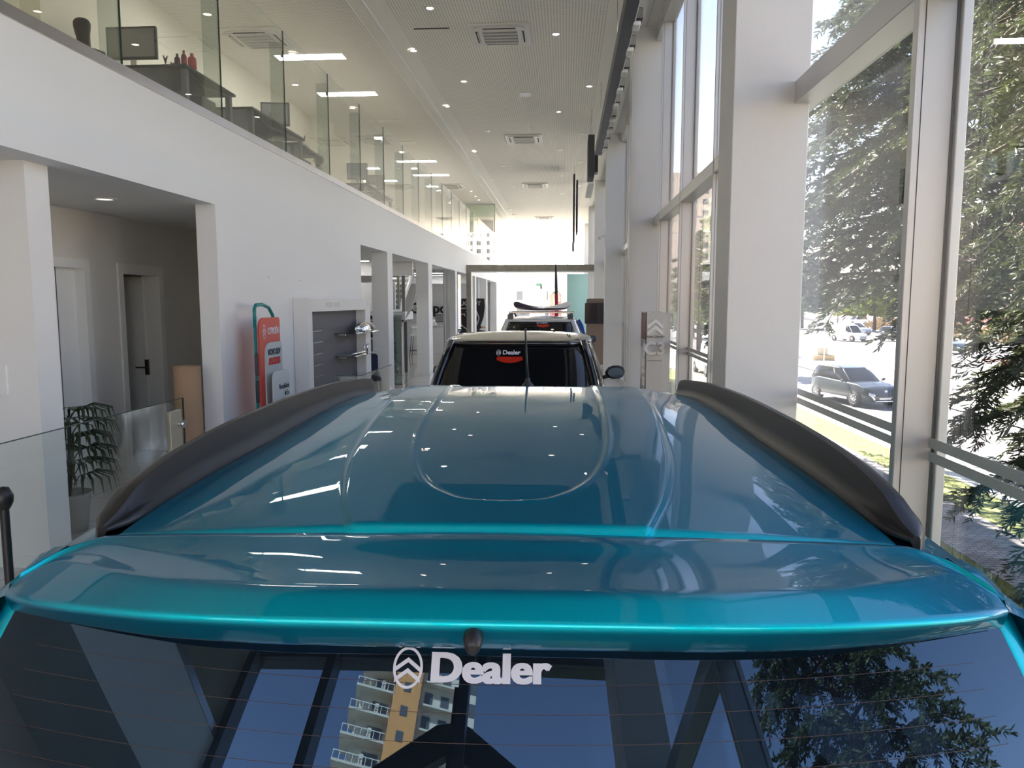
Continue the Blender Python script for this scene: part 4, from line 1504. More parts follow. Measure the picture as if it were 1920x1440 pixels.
# ================================================================ upper floor
bal = thing('glass_balustrade', 'tall frameless glass balustrade along the upper office edge', 'balustrade', (LX, 0, 3.86))
fin_m = glass('fin_glass', (.80, .84, .83), .10)
js = [-1.13, .70, 2.53, 4.35, 6.18, 8.0, 9.84, 11.67, 13.45, 15.2, 17.0, 18.8, 20.6, 22.4, 24.2, 26.0, 27.8, 29.6, 31.4, 33.2, 35.0, 36.8, 38.6, 39.9]
edge_m = mat('glass_edge_green', (.02, .05, .04), .2)
for a, b in zip(js, js[1:]):
    MB().box(-.03, -.018, a + .006, b - .006, .0, 1.54).build('glass_pane', rail_glass, bal)
for a in js[:-1]:
    MB().box(-.030, -.017, a - .006, a + .006, .0, 1.54).build('glass_joint', edge_m, bal)
    MB().box(-.20, -.04, a - .010, a + .010, -.04, 1.40).build('support_fin', fin_m, bal)
    MB().box(-.055, -.031, a - .018, a + .018, 1.22, 1.30).build('fitting', chrome, bal, bevel=.003)

# glazed enclosure at the far end of the upper floor
en = thing('glass_enclosure', 'glazed meeting box at the far end of the upper floor', 'partition', (LX, 33.2, F2))
pale_green = glass('pale_green_glass', (.86, .92, .86), .06)
e1 = MB(); e1.box(-.70, -.02, -.02, .02, 2.36, 2.41); e1.box(-.72, -.66, -.03, .03, 0, 2.41); e1.box(-.04, .52, -.02, .02, 2.36, 2.41); e1.box(.48, .53, -.02, .02, 1.2, 2.41)
e1.build('frame', frame_paint, en)
MB().box(-.66, .50, -.006, .006, 1.85, 2.36).build('upper_pane', pale_green, en)
MB().box(.495, .505, .03, 3.6, 1.1, 2.36).build('side_pane', pale_green, en)

dark_desk = mat('dark_desk_top', (.035, .037, .036), .45)
desk_grey = mat('desk_screen_grey', (.18, .19, .20), .7)
screen_back = mat('monitor_back', (.05, .05, .052), .4)
screen_face = mat('monitor_face_grey', (.26, .26, .25), .25)


def desk(label, x0, x1, y0, y1):
    t = thing('office_desk', label, 'desk', ((x0 + x1) / 2, (y0 + y1) / 2, F2))
    w, d = (x1 - x0) / 2, (y1 - y0) / 2
    MB().box(-w, w, -d, d, .715, .745).build('top', dark_desk, t, bevel=.004)
    for sy in (-1, 1):
        for sx in (-1, 1):
            MB().box(sx * (w - .06) - .03, sx * (w - .06) + .03, sy * (d - .08) - .03, sy * (d - .08) + .03, 0, .715).build('leg', desk_grey, t)
    MB().tube([(w - .05, -d + .1, .70), (w - .03, -d * .3, .62), (w - .03, d * .3, .66), (w - .05, d - .1, .70)], .022, 8).build('cable', dark_desk, t)
    MB().box(-w * .3, w * .5, d - .48, d - .12, .05, .62).build('pedestal', desk_grey, t, bevel=.01)
    return t


def monitor(label, x, y, rz, back=True, z=F2 + .745, w=.56, h=.34):
    t = thing('monitor', label, 'monitor', (x, y, z), rz)
    MB().box(-w / 2, w / 2, -.02, .02, .10, .10 + h).build('bezel', screen_back, t, bevel=.004)
    MB().box(-w / 2 + .02, w / 2 - .02, -.024, -.02, .125, .10 + h - .025).build('screen_back', screen_face, t)
    MB().box(-.03, .03, .0, .02, .01, .12).build('stand', white_plastic, t)
    MB().box(-.12, .12, -.07, .09, 0, .012).build('foot', screen_back, t, bevel=.003)
    return t
desk('dark desk nearest the front of the upper office, holding red bottles', -4.85, -4.05, 8.12, 9.35)
desk('second dark desk of the upper office, with the grey monitor at its far end', -4.85, -4.07, 9.9, 11.9)
desk('third desk of the upper office, behind the grey monitor', -4.9, -4.25, 12.1, 13.3)
desk('fourth desk of the upper office, beyond the second seated person', -4.8, -4.25, 16.3, 17.3)
desk('fifth desk of the upper office, with white papers behind', -5.0, -4.3, 17.6, 19.0)
monitor('wide monitor seen from behind on the nearest upper desk', -4.72, 8.27, 0)
monitor('grey monitor at the far end of the second upper desk', -4.36, 11.44, .15, w=.42)
monitor('small dark monitor on the fourth upper desk', -4.5, 16.45, .1, w=.44)
monitor('dark monitor on the fifth upper desk', -4.5, 18.0, .1, w=.44)


def bottle(label, x, y, z, h, r, m, cap=None, name='bottle', group=None):
    t = thing(name, label, 'bottle', (x, y, z), 0, group)
    MB().lathe([(.001, 0), (r, 0), (r, h * .62), (r * .8, h * .74), (r * .38, h * .82), (r * .38, h * .92)], 18).build('body', m, t)
    MB().lathe([(r * .42, h * .92), (r * .42, h), (.001, h)], 18).build('cap', cap or m, t)
    return t
red_b = mat('red_bottle', (.30, .03, .03), .3)
bottle('tall dark red bottle on the nearest upper desk, second from the monitor', -4.14, 8.26, F2 + .745, .18, .03, red_b)
bottle('squat bright red jug on the nearest upper desk, beyond the tall bottle', -4.07, 8.30, F2 + .745, .16, .045, mat('bright_red_bottle', (.45, .04, .04), .3))
bottle('dark red flask closest to the monitor on the nearest upper desk', -4.22, 8.27, F2 + .745, .15, .032, mat('maroon_bottle', (.12, .03, .03), .3))
for i, (x, y, h) in enumerate(((-4.36, 8.28, .14), (-4.29, 8.30, .07))):
    t = thing('potted_plant', '%s green pot plant between the monitor and the red bottles' % ('tiny', 'tiniest')[i], 'plant', (x, y, F2 + .745))
    MB().lathe([(.001, 0), (.022, 0), (.03, .045), (.001, .045)], 14).build('pot', white_plastic, t)
    mb = MB()
    for k in range(9):
        a = k * 2.4; L = h - .04
        mb.tube([(0, 0, .04), (.012 * math.cos(a), .012 * math.sin(a), .04 + L * .6), (.03 * math.cos(a), .03 * math.sin(a), .04 + L)], [.003, .006, .001], 4)
    mb.build('leaves', mat('plant_green', (.03, .09, .02), .5), t)
for i, (x, y) in enumerate(((-4.30, 10.9), (-4.3, 12.35), (-4.35, 17.0), (-4.5, 18.6))):
    t = thing('desk_clutter', 'stack of papers and pens on the %s upper desk' % ORD[i + 1].replace('nearest', 'first'), 'stationery', (x, y, F2 + .745))
    MB().box(-.10, .10, -.14, .14, 0, .05).build('papers', white_plastic, t, bevel=.003)
    mb = MB()
    for k in range(5):
        mb.tube([(.05 * math.cos(k), .05 * math.sin(k * 2), .05), (.07 * math.cos(k), .07 * math.sin(k * 2) + .02, .16)], .006, 5)
    mb.build('pens', dark_desk, t)


# ---------------------------------------------------------------- people
skin_m = mat('skin', (.45, .26, .18), .55)
hair_m = mat('dark_brown_hair', (.035, .025, .018), .5)


def skin_mesh(name, nodes, edges, m, parent, sub=2, root=0):
    """nodes: [(x, y, z, r)]"""
    me = bpy.data.meshes.new(name)
    me.from_pydata([n[:3] for n in nodes], edges, [])
    o = bpy.data.objects.new(name, me)
    C.objects.link(o)
    o.parent = parent
    sk = o.modifiers.new('skin', 'SKIN')
    sk.use_smooth_shade = True
    for i, n in enumerate(nodes):
        r = n[3]
        me.skin_vertices[0].data[i].radius = (r, r * (n[4] if len(n) > 4 else 1))
        me.skin_vertices[0].data[i].use_root = (i == root)
    sb = o.modifiers.new('sub', 'SUBSURF'); sb.levels = sub; sb.render_levels = sub
    me.materials.append(m)
    return o


def seated(label, loc, rz, shirt, trousers, long_hair=True, reach=.25, seat=.46):
    """a person seated, facing local +y"""
    t = thing('person', label, 'person', loc, rz)
    h = seat
    body = [(0, 0, h + .10, .13), (0, .01, h + .28, .125), (0, .0, h + .46, .13), (0, -.01, h + .56, .06), (0, .0, h + .63, .05), (0, .02, h + .70, .075), (0, .02, h + .79, .088), (0, .015, h + .85, .06),
            (.17, 0, h + .50, .05), (.22, .06, h + .26, .042), (.20, .10 + reach, h + .26, .034), (.19, .19 + reach, h + .26, .028),
            (-.17, 0, h + .50, .05), (-.22, .06, h + .26, .042), (-.20, .10 + reach, h + .26, .034), (-.19, .19 + reach, h + .26, .028),
            (.10, .08, h + .08, .085), (.12, .44, h + .06, .062), (.12, .44, .10, .045), (.12, .56, .05, .035),
            (-.10, .08, h + .08, .085), (-.12, .44, h + .06, .062), (-.12, .44, .10, .045), (-.12, .56, .05, .035)]
    ed = [(0, 1), (1, 2), (2, 3), (3, 4), (4, 5), (5, 6), (6, 7), (2, 8), (8, 9), (9, 10), (10, 11), (2, 12), (12, 13), (13, 14), (14, 15), (0, 16), (16, 17), (17, 18), (18, 19), (0, 20), (20, 21), (21, 22), (22, 23)]
    skin_mesh('body', body, ed, skin_m, t)
    sh = [(0, 0, h + .07, .155), (0, .01, h + .28, .142), (0, .0, h + .46, .145), (0, -.01, h + .55, .085), (.18, 0, h + .50, .066), (.22, .06, h + .26, .056), (.20, .07 + reach, h + .26, .045), (-.18, 0, h + .50, .066), (-.22, .06, h + .26, .056), (-.20, .07 + reach, h + .26, .045)]
    skin_mesh('shirt', sh, [(0, 1), (1, 2), (2, 3), (2, 4), (4, 5), (5, 6), (2, 7), (7, 8), (8, 9)], shirt, t)
    pa = [(0, 0, h + .08, .15), (.10, .08, h + .08, .10), (.12, .44, h + .06, .078), (.12, .44, .14, .062), (-.10, .08, h + .08, .10), (-.12, .44, h + .06, .078), (-.12, .44, .14, .062)]
    skin_mesh('trousers', pa, [(0, 1), (1, 2), (2, 3), (0, 4), (4, 5), (5, 6)], trousers, t)
    hr = [(0, .0, h + .84, .098), (0, -.03, h + .76, .098), (0, -.045, h + .66, .07)]
    if long_hair:
        hr += [(0, -.075, h + .54, .075), (0, -.085, h + .42, .05)]
    skin_mesh('hair', hr, [(i, i + 1) for i in range(len(hr) - 1)], hair_m, t)
    fc = MB()
    for sx in (-1, 1):
        fc.lathe([(.001, .098), (.010, .1), (.001, .104)], 8, sx * .032, h + .76, 'y')
    fc.build('eyes', black_plastic, t)
    MB().tube([(0, .10, h + .765), (0, .122, h + .735), (0, .105, h + .728)], [.008, .013, .008], 8).build('nose', skin_m, t)
    MB().tube([(-.025, .098, h + .70), (0, .106, h + .698), (.025, .098, h + .70)], [.004, .007, .004], 6).build('mouth', mat('lips', (.35, .12, .1), .5), t)
    return t


def office_chair(label, loc, rz, m, seat=.46, name='office_chair'):
    t = thing(name, label, 'chair', loc, rz)
    MB().prism(rrect(-.24, .24, -.22, .24, .07), seat - .09, seat - .02, 'z').build('seat', m, t, bevel=.02)
    mb = MB().prism(rrect(-.22, .22, seat + .06, seat + .40, .08), -.29, -.25, 'y'); mb.build('backrest', m, t, bevel=.015)
    MB().tube([(0, -.26, seat + .15), (0, -.27, seat - .07), (0, -.05, seat - .10)], .018, 8).build('back_support', black_plastic, t)
    MB().cyl(0, 0, .08, seat - .09, .025, 12).build('gas_lift', chrome, t)
    for k in range(5):
        a = 2 * PI * k / 5
        MB().tube([(0, 0, .09), (.26 * math.cos(a), .26 * math.sin(a), .06), (.26 * math.cos(a), .26 * math.sin(a), .0)], [.022, .016, .02], 8).build('leg', black_plastic, t)
    return t
seated('person with dark hair seated at the near end of the upper office', (-5.25, 8.22, F2), PI / 4, mat('dark_shirt', (.05, .05, .055), .8), mat('dark_trousers', (.03, .03, .035), .8), True, seat=.42)
office_chair('black office chair under the nearer seated person upstairs', (-5.25, 8.22, F2), PI / 4, mat('black_fabric', (.02, .02, .022), .8), .42)
seated('person with dark hair seated farther along the upper office, beyond the grey monitor', (-5.15, 15.85, F2), PI / 2, mat('grey_shirt', (.12, .12, .13), .8), mat('dark_trousers', (.03, .03, .035), .8), False, seat=.40)
office_chair('black office chair under the farther seated person upstairs', (-5.15, 15.85, F2), PI / 2, mat('black_fabric', (.02, .02, .022), .8), .40)
# ================================================================ other cars of the hall
blackp = car_paint('black_paint', (.010, .011, .014), .0, .25)
whitep = car_paint('showroom_white_paint', (.70, .70, .70), .0, .3)


def showroom_car(label, loc, H, paint, roofm, dealer_u, gh, prof, L=4.05, Wd=1.74, dec_z=None, lamp=True, belt=1.0):
    t = thing('car', label, 'car', loc)
    v = Vehicle(L, Wd, .24, prof, gh)
    v.body(paint, t)
    v.greenhouse(paint, t, roofm=roofm, pillar=.042)
    v.wheels(-L * .31, L * .31, .33, t)
    v.patch('headlight', 58, 76, .66, .86, clear_lens, t)
    v.patch('headlight', 104, 122, .66, .86, clear_lens, t)
    v.patch('grille', 77, 103, .60, .84, black_plastic, t)
    v.patch('tail_light', -57, -73, .62, .86, red_lens, t)
    v.patch('tail_light', -107, -123, .62, .86, red_lens, t)
    v.patch('rear_bumper', -50, -130, .02, .34, black_plastic, t, off=.02)
    v.patch('number_plate', -86, -94, .40, .54, plate_m, t, off=.02)
    for sx in (-1, 1):
        v.mirror(sx, L * .18 + .1, 1.18, black_plastic, t, 1.05)
    y_rb, y_rt, y_ft, y_fb, wb, wt, zr = gh

    def rgp(u, z, off=0.0):
        """point on the rear screen at half-width u and height z"""
        lo, hi = -110, -90
        th0 = -PI / 2 + (u / max(wb, wt)) * .62
        zb0 = v.gpt(-PI / 2, 0)[2]; zt0 = v.gpt(-PI / 2, 1)[2]
        tt = (z - zb0) / (zt0 - zb0)
        p = v.gpt(-PI / 2, tt, off)
        return (u, p[1] - .004 + .0 * u * u, p[2])
    lg_ = chevron_logo('decal_logo', decal, .040, .046, t)
    for q in lg_.data.vertices:
        x, y, z = q.co
        q.co = rgp(dealer_u - .098 + x, dec_z + y)
    tx = text_mesh('decal_lettering', 'Dealer', .046, decal, t, extrude=0, bold=.0014, sx=1.2)
    for q in tx.data.vertices:
        x, y, z = q.co
        q.co = rgp(dealer_u + .012 + x, dec_z + y)
    if lamp:
        pts_t = [rgp(dealer_u - .11 + .22 * k / 16, dec_z - .032, .002) for k in range(17)]
        pts_b = [rgp(dealer_u - .11 + .22 * k / 16, dec_z - .040 - .042 * math.sin(PI * (.15 + .7 * k / 16)), .002) for k in range(17)]
        MB().loft([pts_t, pts_b]).build('brake_light', mat('red_brake_lens', (.55, .03, .015), .2, coat=.6), t)
    mb = MB()
    mb.tube([v.gpt(-PI / 2 + a, 1.0, .03) for a in (-.55, -.3, 0, .3, .55)], .022, 8)
    mb.build('rear_spoiler', roofm, t)
    # dark interior: seats and headrests behind the glass are hidden, inside mirror and dashboard top
    return t, v
cprof = [(-2.03, .95), (-1.7, 1.04), (.6, 1.04), (1.2, 1.0), (1.7, .90), (2.03, .68)]
c2, v2 = showroom_car('black hatchback ahead of the turquoise car, red brake lamp behind its glass', (-.42, 7.75, 0), 1.66, blackp, blackp, -.05, (-1.85, -1.22, .35, 1.15, .80, .655, 1.655), cprof, dec_z=1.545)
cprof3 = [(-2.2, .98), (-1.85, 1.08), (.6, 1.08), (1.2, 1.04), (1.8, .95), (2.2, .7)]
c3, v3 = showroom_car('white sport utility car ahead of the black hatchback, board on roof bars', (-.46, 15.2, 0), 1.72, whitep, whitep, .06, (-1.98, -1.55, .35, 1.2, .82, .66, 1.665), cprof3, L=4.4, Wd=1.8, dec_z=1.60)
for sx in (-1, 1):
    MB().tube([(sx * .56, -1.25, 1.66), (sx * .57, -1.05, 1.745), (sx * .57, .1, 1.75), (sx * .55, .35, 1.68)], .022, 8).build('roof_rail', black_plastic, c3)
    MB().box(sx * .50, sx * .60, -1.32, -1.18, 1.655, 1.745).build('rail_foot', grey_panel, c3, bevel=.01)
for y in (-.75, .15):
    MB().box(-.62, .62, y - .03, y + .03, 1.755, 1.785).build('cross_bar', alloy, c3, bevel=.008)
# board lying on the roof bars
bd = thing('surfboard', 'slim dark board with a white edge lying across the roof bars of the white car', 'board', (-.42, 14.9, 1.79), -.42)
rings = []
for k in range(25):
    q = k / 24; y = -1.15 + 2.3 * q; w = .27 * math.sin(PI * (.03 + .94 * q)) ** .6; rk = .10 * abs(2 * q - 1) ** 3
    rings.append([(w * math.cos(a), y, .03 + rk + .028 * math.sin(a)) for a in [2 * PI * i / 16 for i in range(16)]])
MB().loft(rings, closed=True, cap=True).build('deck', mat('board_dark', (.04, .02, .05), .35, coat=.5), bd)
rings2 = [[(p[0] * 1.02, p[1], p[2] + .028) for p in (r[0], r[2], r[4], r[6], r[8])] for r in rings]
MB().loft(rings2).build('stripe', white_plastic, bd)
# feather banner standing behind the board
fb = thing('feather_banner', 'slender upright blade-shaped banner, black above and red below, beyond the white car', 'banner', (-.21, 19.0, 0), .5)
n = 20
def blade(q): return .075 * math.sin(PI * min(1, .12 + q * .88)) ** .7
z0b, z1b = .05, 2.93
mb = MB()
def seg(q0, q1, name, m):
    r = []
    for k in range(n + 1):
        q = q0 + (q1 - q0) * k / n
        w = .085 * (1 - q) ** .45 * (.7 + .3 * q)
        cx = -.05 * q * q
        z = z0b + (z1b - z0b) * q
        r.append([(cx - w, 0, z), (cx - w * .4, -.012, z), (cx + w, -.004, z), (cx + w, .004, z), (cx - w * .4, .012, z)])
    MB().loft(r, closed=True, cap=True).build(name, m, fb)
seg(0, .735, 'lower_cloth', mat('crimson_cloth', (.42, .01, .05), .6))
seg(.735, 1, 'upper_cloth', mat('black_cloth', (.02, .015, .025), .6))
MB().lathe([(.001, 0), (.22, 0), (.22, .03), (.03, .05), (.001, .05)], 20).build('foot', steel, fb)
bl = thing('blue_stand_in', 'small bright blue stand-in for the tinted mirror of the white car', 'banner', (.37, 18.0, 0), .2)  # added blue shape on a rod, standing in for the white car's mirror
mb = MB(); mb.prism([(-.06, .9), (.09, .92), (.10, 1.2), (.05, 1.42), (-.04, 1.57), (-.10, 1.52), (-.09, 1.2)], -.02, .02, 'y'); mb.build('cloth', mat('mirror_blue', (.01, .06, .40), .5), bl, bevel=.01)
MB().tube([(-.08, 0, 0), (-.08, 0, 1.5)], .012, 8).build('rod', black_plastic, bl)

# screen on its brown panel beyond the third column
pn = thing('wood_stand', 'brown wooden standing panel behind the dark screen, beside the third column', 'panel', (.98, 22.4, 0))
MB().prism(rrect(-.37, .45, .12, 2.06, .06), 0, .08, 'y').build('board', mat('brown_wood_panel', (.28, .21, .17), .5, noise_amt=.1), pn)
MB().box(-.37, .45, -.12, .2, 0, .12).build('plinth', white_plastic, pn, bevel=.01)
tv_ = thing('television', 'dark flat television mounted on the brown panel', 'television', (.98, 22.38, 0))
MB().box(-.42, .45, -.05, 0, 1.33, 1.93).build('bezel', black_plastic, tv_, bevel=.005)
MB().box(-.405, .435, -.053, -.05, 1.345, 1.915).build('screen', mat('dark_screen', (.015, .008, .015), .08), tv_)
MB().box(-.1, .1, 0, .02, 1.5, 1.75).build('wall_bracket', steel, tv_)

# cream sign panel by the street-side glazing
cream = mat('cream_sign_board', (.62, .59, .54), .5)
cream_hi = mat('cream_relief', (.86, .84, .80), .5)
sg = thing('sign_panel', 'tall cream standing sign with raised chevrons and model number beside the glazing', 'sign', (1.275, 10.5, 0))
MB().box(-.165, .06, 0, .75, 0, 1.835).build('board', cream, sg, bevel=.004)
MB().box(.06, .165, .05, .70, 0, 1.82).build('side_board', cream, sg, bevel=.004)
pic = MB().box(-.171, -.1655, .03, .72, .02, 1.83)
pic.build('side_picture', mat('dark_side_picture', (.035, .012, .02), .3), sg)
pw = MB(); rr = random.Random(4)
z = 1.80
while z > .1:
    hgt = rr.uniform(.03, .14)
    if z < 1.55:
        pw.box(-.174, -.1705, .05 + rr.uniform(0, .12), .12 + rr.uniform(.08, .38), z - hgt, z)
    z -= hgt + rr.uniform(.01, .05)
pw.build('picture_highlights', white_plastic, sg)
for k in range(5):
    MB().box(-.1745, -.171, .06 + .13 * k, .09 + .13 * k, 1.45, 1.82).build('picture_bar', mat('maroon_bar', (.25, .03, .04), .4), sg)
cv = MB()
for top in (1.755, 1.665):
    for sx in (-1, 1):
        cv.prism([(0, top), (sx * .105, top - .085), (sx * .105, top - .13), (sx * .09, top - .13), (0, top - .055)], -.012, .001, 'y')
cv2 = cv.build('chevrons', cream_hi, sg)
cv2.location = (-.05, 0, -.01)
text_mesh('lettering_small', 'Novo Citroën', .046, mat('sign_grey_ink', (.24, .22, .20), .6), sg, (-.052, -.004, 1.50), ROT_BACK, .002, bold=.0005)
text_mesh('lettering_large', 'C3', .24, cream_hi, sg, (-.052, -.012, 1.33), ROT_BACK, .012, bold=.007)
text_mesh('lettering_line', 'tecnologia e conforto', .02, mat('sign_grey_ink', (.30, .28, .26), .6), sg, (-.052, -.003, 1.17), ROT_BACK, .001)
MB().box(.01, .06, .005, .01, .02, 1.83).build('groove', cream_hi, sg)

# white display unit with shelves against the solid wall
du = thing('display_unit', 'white framed display unit with charcoal back panel against the left wall', 'display unit', (LX + .005, 0, 0))
unit = mat('display_white', (.74, .74, .74), .45)
D = .19
mb = MB()
mb.box(0, D, 9.84, 10.03, 0, 2.015); mb.box(0, D, 12.75, 13.08, 0, 2.015); mb.box(0, D, 10.03, 12.75, 1.84, 2.015); mb.box(0, D, 10.03, 12.75, 0, .12)
mb.build('frame', unit, du)
MB().box(0, .03, 10.03, 12.75, .12, 1.84).build('back_panel', grey_panel, du)
for z in (1.55, 1.39, 1.22, 1.06, .90, .74):
    MB().box(.03, .036, 10.05, 10.9, z, z + .006).build('slot_rail', alloy, du)
text_mesh('relief_lettering', 'NOVO LOOK', .11, mat('relief_grey', (.70, .70, .71), .4), du, (D + .002, 10.95, 1.93), ROT_SIDE, .004)
lg2 = chevron_logo('relief_logo', mat('relief_dark', (.2, .2, .21), .4), .05, .09, du)
lg2.location = (D + .003, 12.92, 1.94); lg2.rotation_euler = ROT_SIDE
shelf_m = glass('dark_shelf_glass', (.22, .23, .25), .12)
for (y0_, y1_, z, lab) in ((11.5, 12.95, 1.475, 'upper'), (11.5, 12.8, 1.12, 'middle'), (11.55, 12.9, .76, 'lower')):
    s_ = thing('glass_shelf', '%s smoked glass shelf of the white display unit' % lab, 'shelf', (LX + .04, (y0_ + y1_) / 2, z), 0, 'smoked glass shelves of the display unit')
    w = (y1_ - y0_) / 2
    MB().box(0, .34, -w, w, 0, .010).build('shelf_board', mat('smoked_shelf', (.03, .03, .035), .1, coat=1), s_)
    for q in (-w * .75, w * .75):
        MB().box(0, .12, q - .015, q + .015, -.03, 0).build('bracket', chrome, s_)
hc = thing('chrome_helmet_part', 'shiny chrome curved trophy piece on the upper shelf of the display unit', 'trophy', (LX + .24, 12.45, 1.487))
rings = []
for k in range(13):
    q = k / 12
    rings.append([(.11 * math.cos(a) * math.sin(PI * (.15 + .8 * q)) ** .5, -.30 + .6 * q, max(0, .155 * math.sin(a) * math.sin(PI * (.2 + .7 * q)))) for a in [PI * i / 12 for i in range(13)]])
MB().loft(rings).build('shell', chrome, hc, solid=.004)
MB().tube([(0, .02, .16), (.06, .22, .13), (.10, .30, .04)], .022, 8).build('ridge', white_plastic, hc)
MB().tube([(-.02, -.42, 0), (-.02, -.42, .07), (.02, -.36, .09)], .012, 8).build('small_figure', chrome, hc)
ht = thing('chrome_tool_piece', 'flat chrome piece with two upright pegs on the middle shelf', 'trophy', (LX + .22, 12.1, 1.132))
rings = [[(.05 * math.cos(a) * (1 - abs(q) ** 2) ** .5 + .02, -.0 + .45 * q, .02 + .022 * math.sin(a) * (1 - abs(q) ** 2) ** .5) for a in [2 * PI * i / 12 for i in range(12)]] for q in [-.98 + 1.96 * k / 14 for k in range(15)]]
MB().loft(rings, closed=True, cap=True).build('body', chrome, ht)
for y in (.32, .52):
    MB().tube([(.03, y, 0), (.03, y, .12), (.06, y + .03, .13)], .012, 8).build('peg', chrome, ht)

# red totem sign in front of the left wall
tot = thing('totem_sign', 'red and grey standing totem sign with white maker lettering and a green loop on top', 'sign', (-3.34, 8.34, 0))
teal_s = mat('sign_teal', (.01, .22, .23), .4)
coral = mat('sign_coral_red', (.62, .085, .06), .45)
sgrey = mat('sign_grey', (.52, .57, .58), .5)
def plate(name, y0_, y1_, z0, z1, r, x0, x1, m, p=tot, square_right=False):
    pts = rrect(y0_, y1_, z0, z1, r)
    if square_right:
        pts = [(y1_, z0), (y1_, z1 - .03), (y1_ - .03, z1)] + [q for q in rrect(y0_, y1_, z0, z1, r) if q[0] < (y0_ + y1_) / 2]
    return MB().prism(pts, x0, x1, 'x').build(name, m, p)
plate('red_board', -.31, .29, .0, 1.80, .13, 0, .02, coral, square_right=True)
plate('grey_board', -.19, .30, .0, 1.52, .12, .021, .035, sgrey, square_right=True)
# green loop
lp = MB()
pts = [(-.02, -.33, 1.70), (-.02, -.32, 1.90), (-.02, -.28, 1.94), (-.02, -.10, 1.945), (-.02, .08, 1.91), (-.02, .19, 1.82), (-.02, .22, 1.70)]
lp.tube(pts, .02, 8)
lp.build('loop', teal_s, tot)
MB().box(-.03, -.01, -.34, -.30, 0, 1.72).build('edge_strip', teal_s, tot)
for z in (1.42, 1.12, .80, .48):
    plate('side_tab', -.385, -.28, z - .25, z, .04, -.012, .0, mat('sign_dark_teal', (.01, .06, .08), .4))
text_mesh('maker_lettering', 'CITROËN', .105, decal, tot, (.023, .085, 1.645), ROT_SIDE, .003, bold=.001, sx=.74)
lg3 = chevron_logo('maker_logo', decal, .085, .16, tot)
lg3.location = (.024, -.18, 1.645); lg3.rotation_euler = ROT_SIDE
text_mesh('lettering_dark', 'NOVO SUV', .095, mat('sign_navy', (.01, .03, .06), .5), tot, (.038, .055, 1.41), ROT_SIDE, .002, bold=.003, sx=.76)
text_mesh('lettering_red', 'AIRCROSS', .098, mat('sign_red_ink', (.55, .02, .02), .5), tot, (.038, .055, 1.305), ROT_SIDE, .003, bold=.007, sx=.74)
cd = plate('white_card', -.20, .30, .0, 1.20, .09, .10, .115, mat('card_white', (.66, .72, .74), .45))
MB().box(.035, .10, .0, .04, .3, .9).build('card_spacer', steel, tot)
text_mesh('card_lettering', 'Versatilidade\nde 5 a\n7 lugares', .082, mat('sign_navy', (.01, .03, .06), .5), tot, (.118, .27, .93), ROT_SIDE, .001, align='RIGHT', sx=.72, bold=.0008)
text_mesh('card_number', '7', .17, mat('sign_navy', (.01, .03, .06), .5), tot, (.118, .13, .60), ROT_SIDE, .001, bold=.002)
MB().box(-.15, .2, -.38, .42, 0, .02).build('foot', steel, tot)

# low glass screen near the alcove with its metal patch lock
gs = thing('glass_screen', 'low clear glass screen with a metal patch lock in front of the alcove', 'glass screen', (-3.5, 0, 0))
MB().box(-.006, .006, 1.0, 5.775, .02, 1.10).build('glass_pane', rail_glass, gs)
MB().box(-.006, .006, 5.79, 6.67, .02, 1.10).build('glass_pane', rail_glass, gs)
for (a, b) in ((1.0, 5.775), (5.79, 6.67)):
    MB().box(-.007, .007, a, b, 1.097, 1.102).build('top_edge', edge_m, gs)
MB().box(-.007, .007, 6.665, 6.672, .02, 1.10).build('side_edge', edge_m, gs)
MB().box(-.018, .018, 6.40, 6.60, .50, 1.005).build('patch_lock', mat('patch_brass_steel', (.48, .44, .34), .3, metal=.6), gs, bevel=.003)
MB().tube([(.018, 6.60, .87), (.05, 6.60, .87)], [.035, .035], 16).build('lock_knob', chrome, gs)
for y in (1.5, 3.5, 5.4, 6.2):
    MB().box(-.03, .03, y - .05, y + .05, 0, .12).build('floor_clamp', steel, gs, bevel=.004)

# cardboard roll leaning behind the wall end
cr = thing('cardboard_roll', 'tall brown cardboard tube standing behind the end of the solid wall', 'cardboard tube', (-3.80, 7.35, 0))
MB().lathe([(.13, 0), (.13, 1.33), (.118, 1.33), (.118, 0)], 32).build('tube', mat('cardboard', (.42, .27, .16), .8, noise_amt=.08), cr)

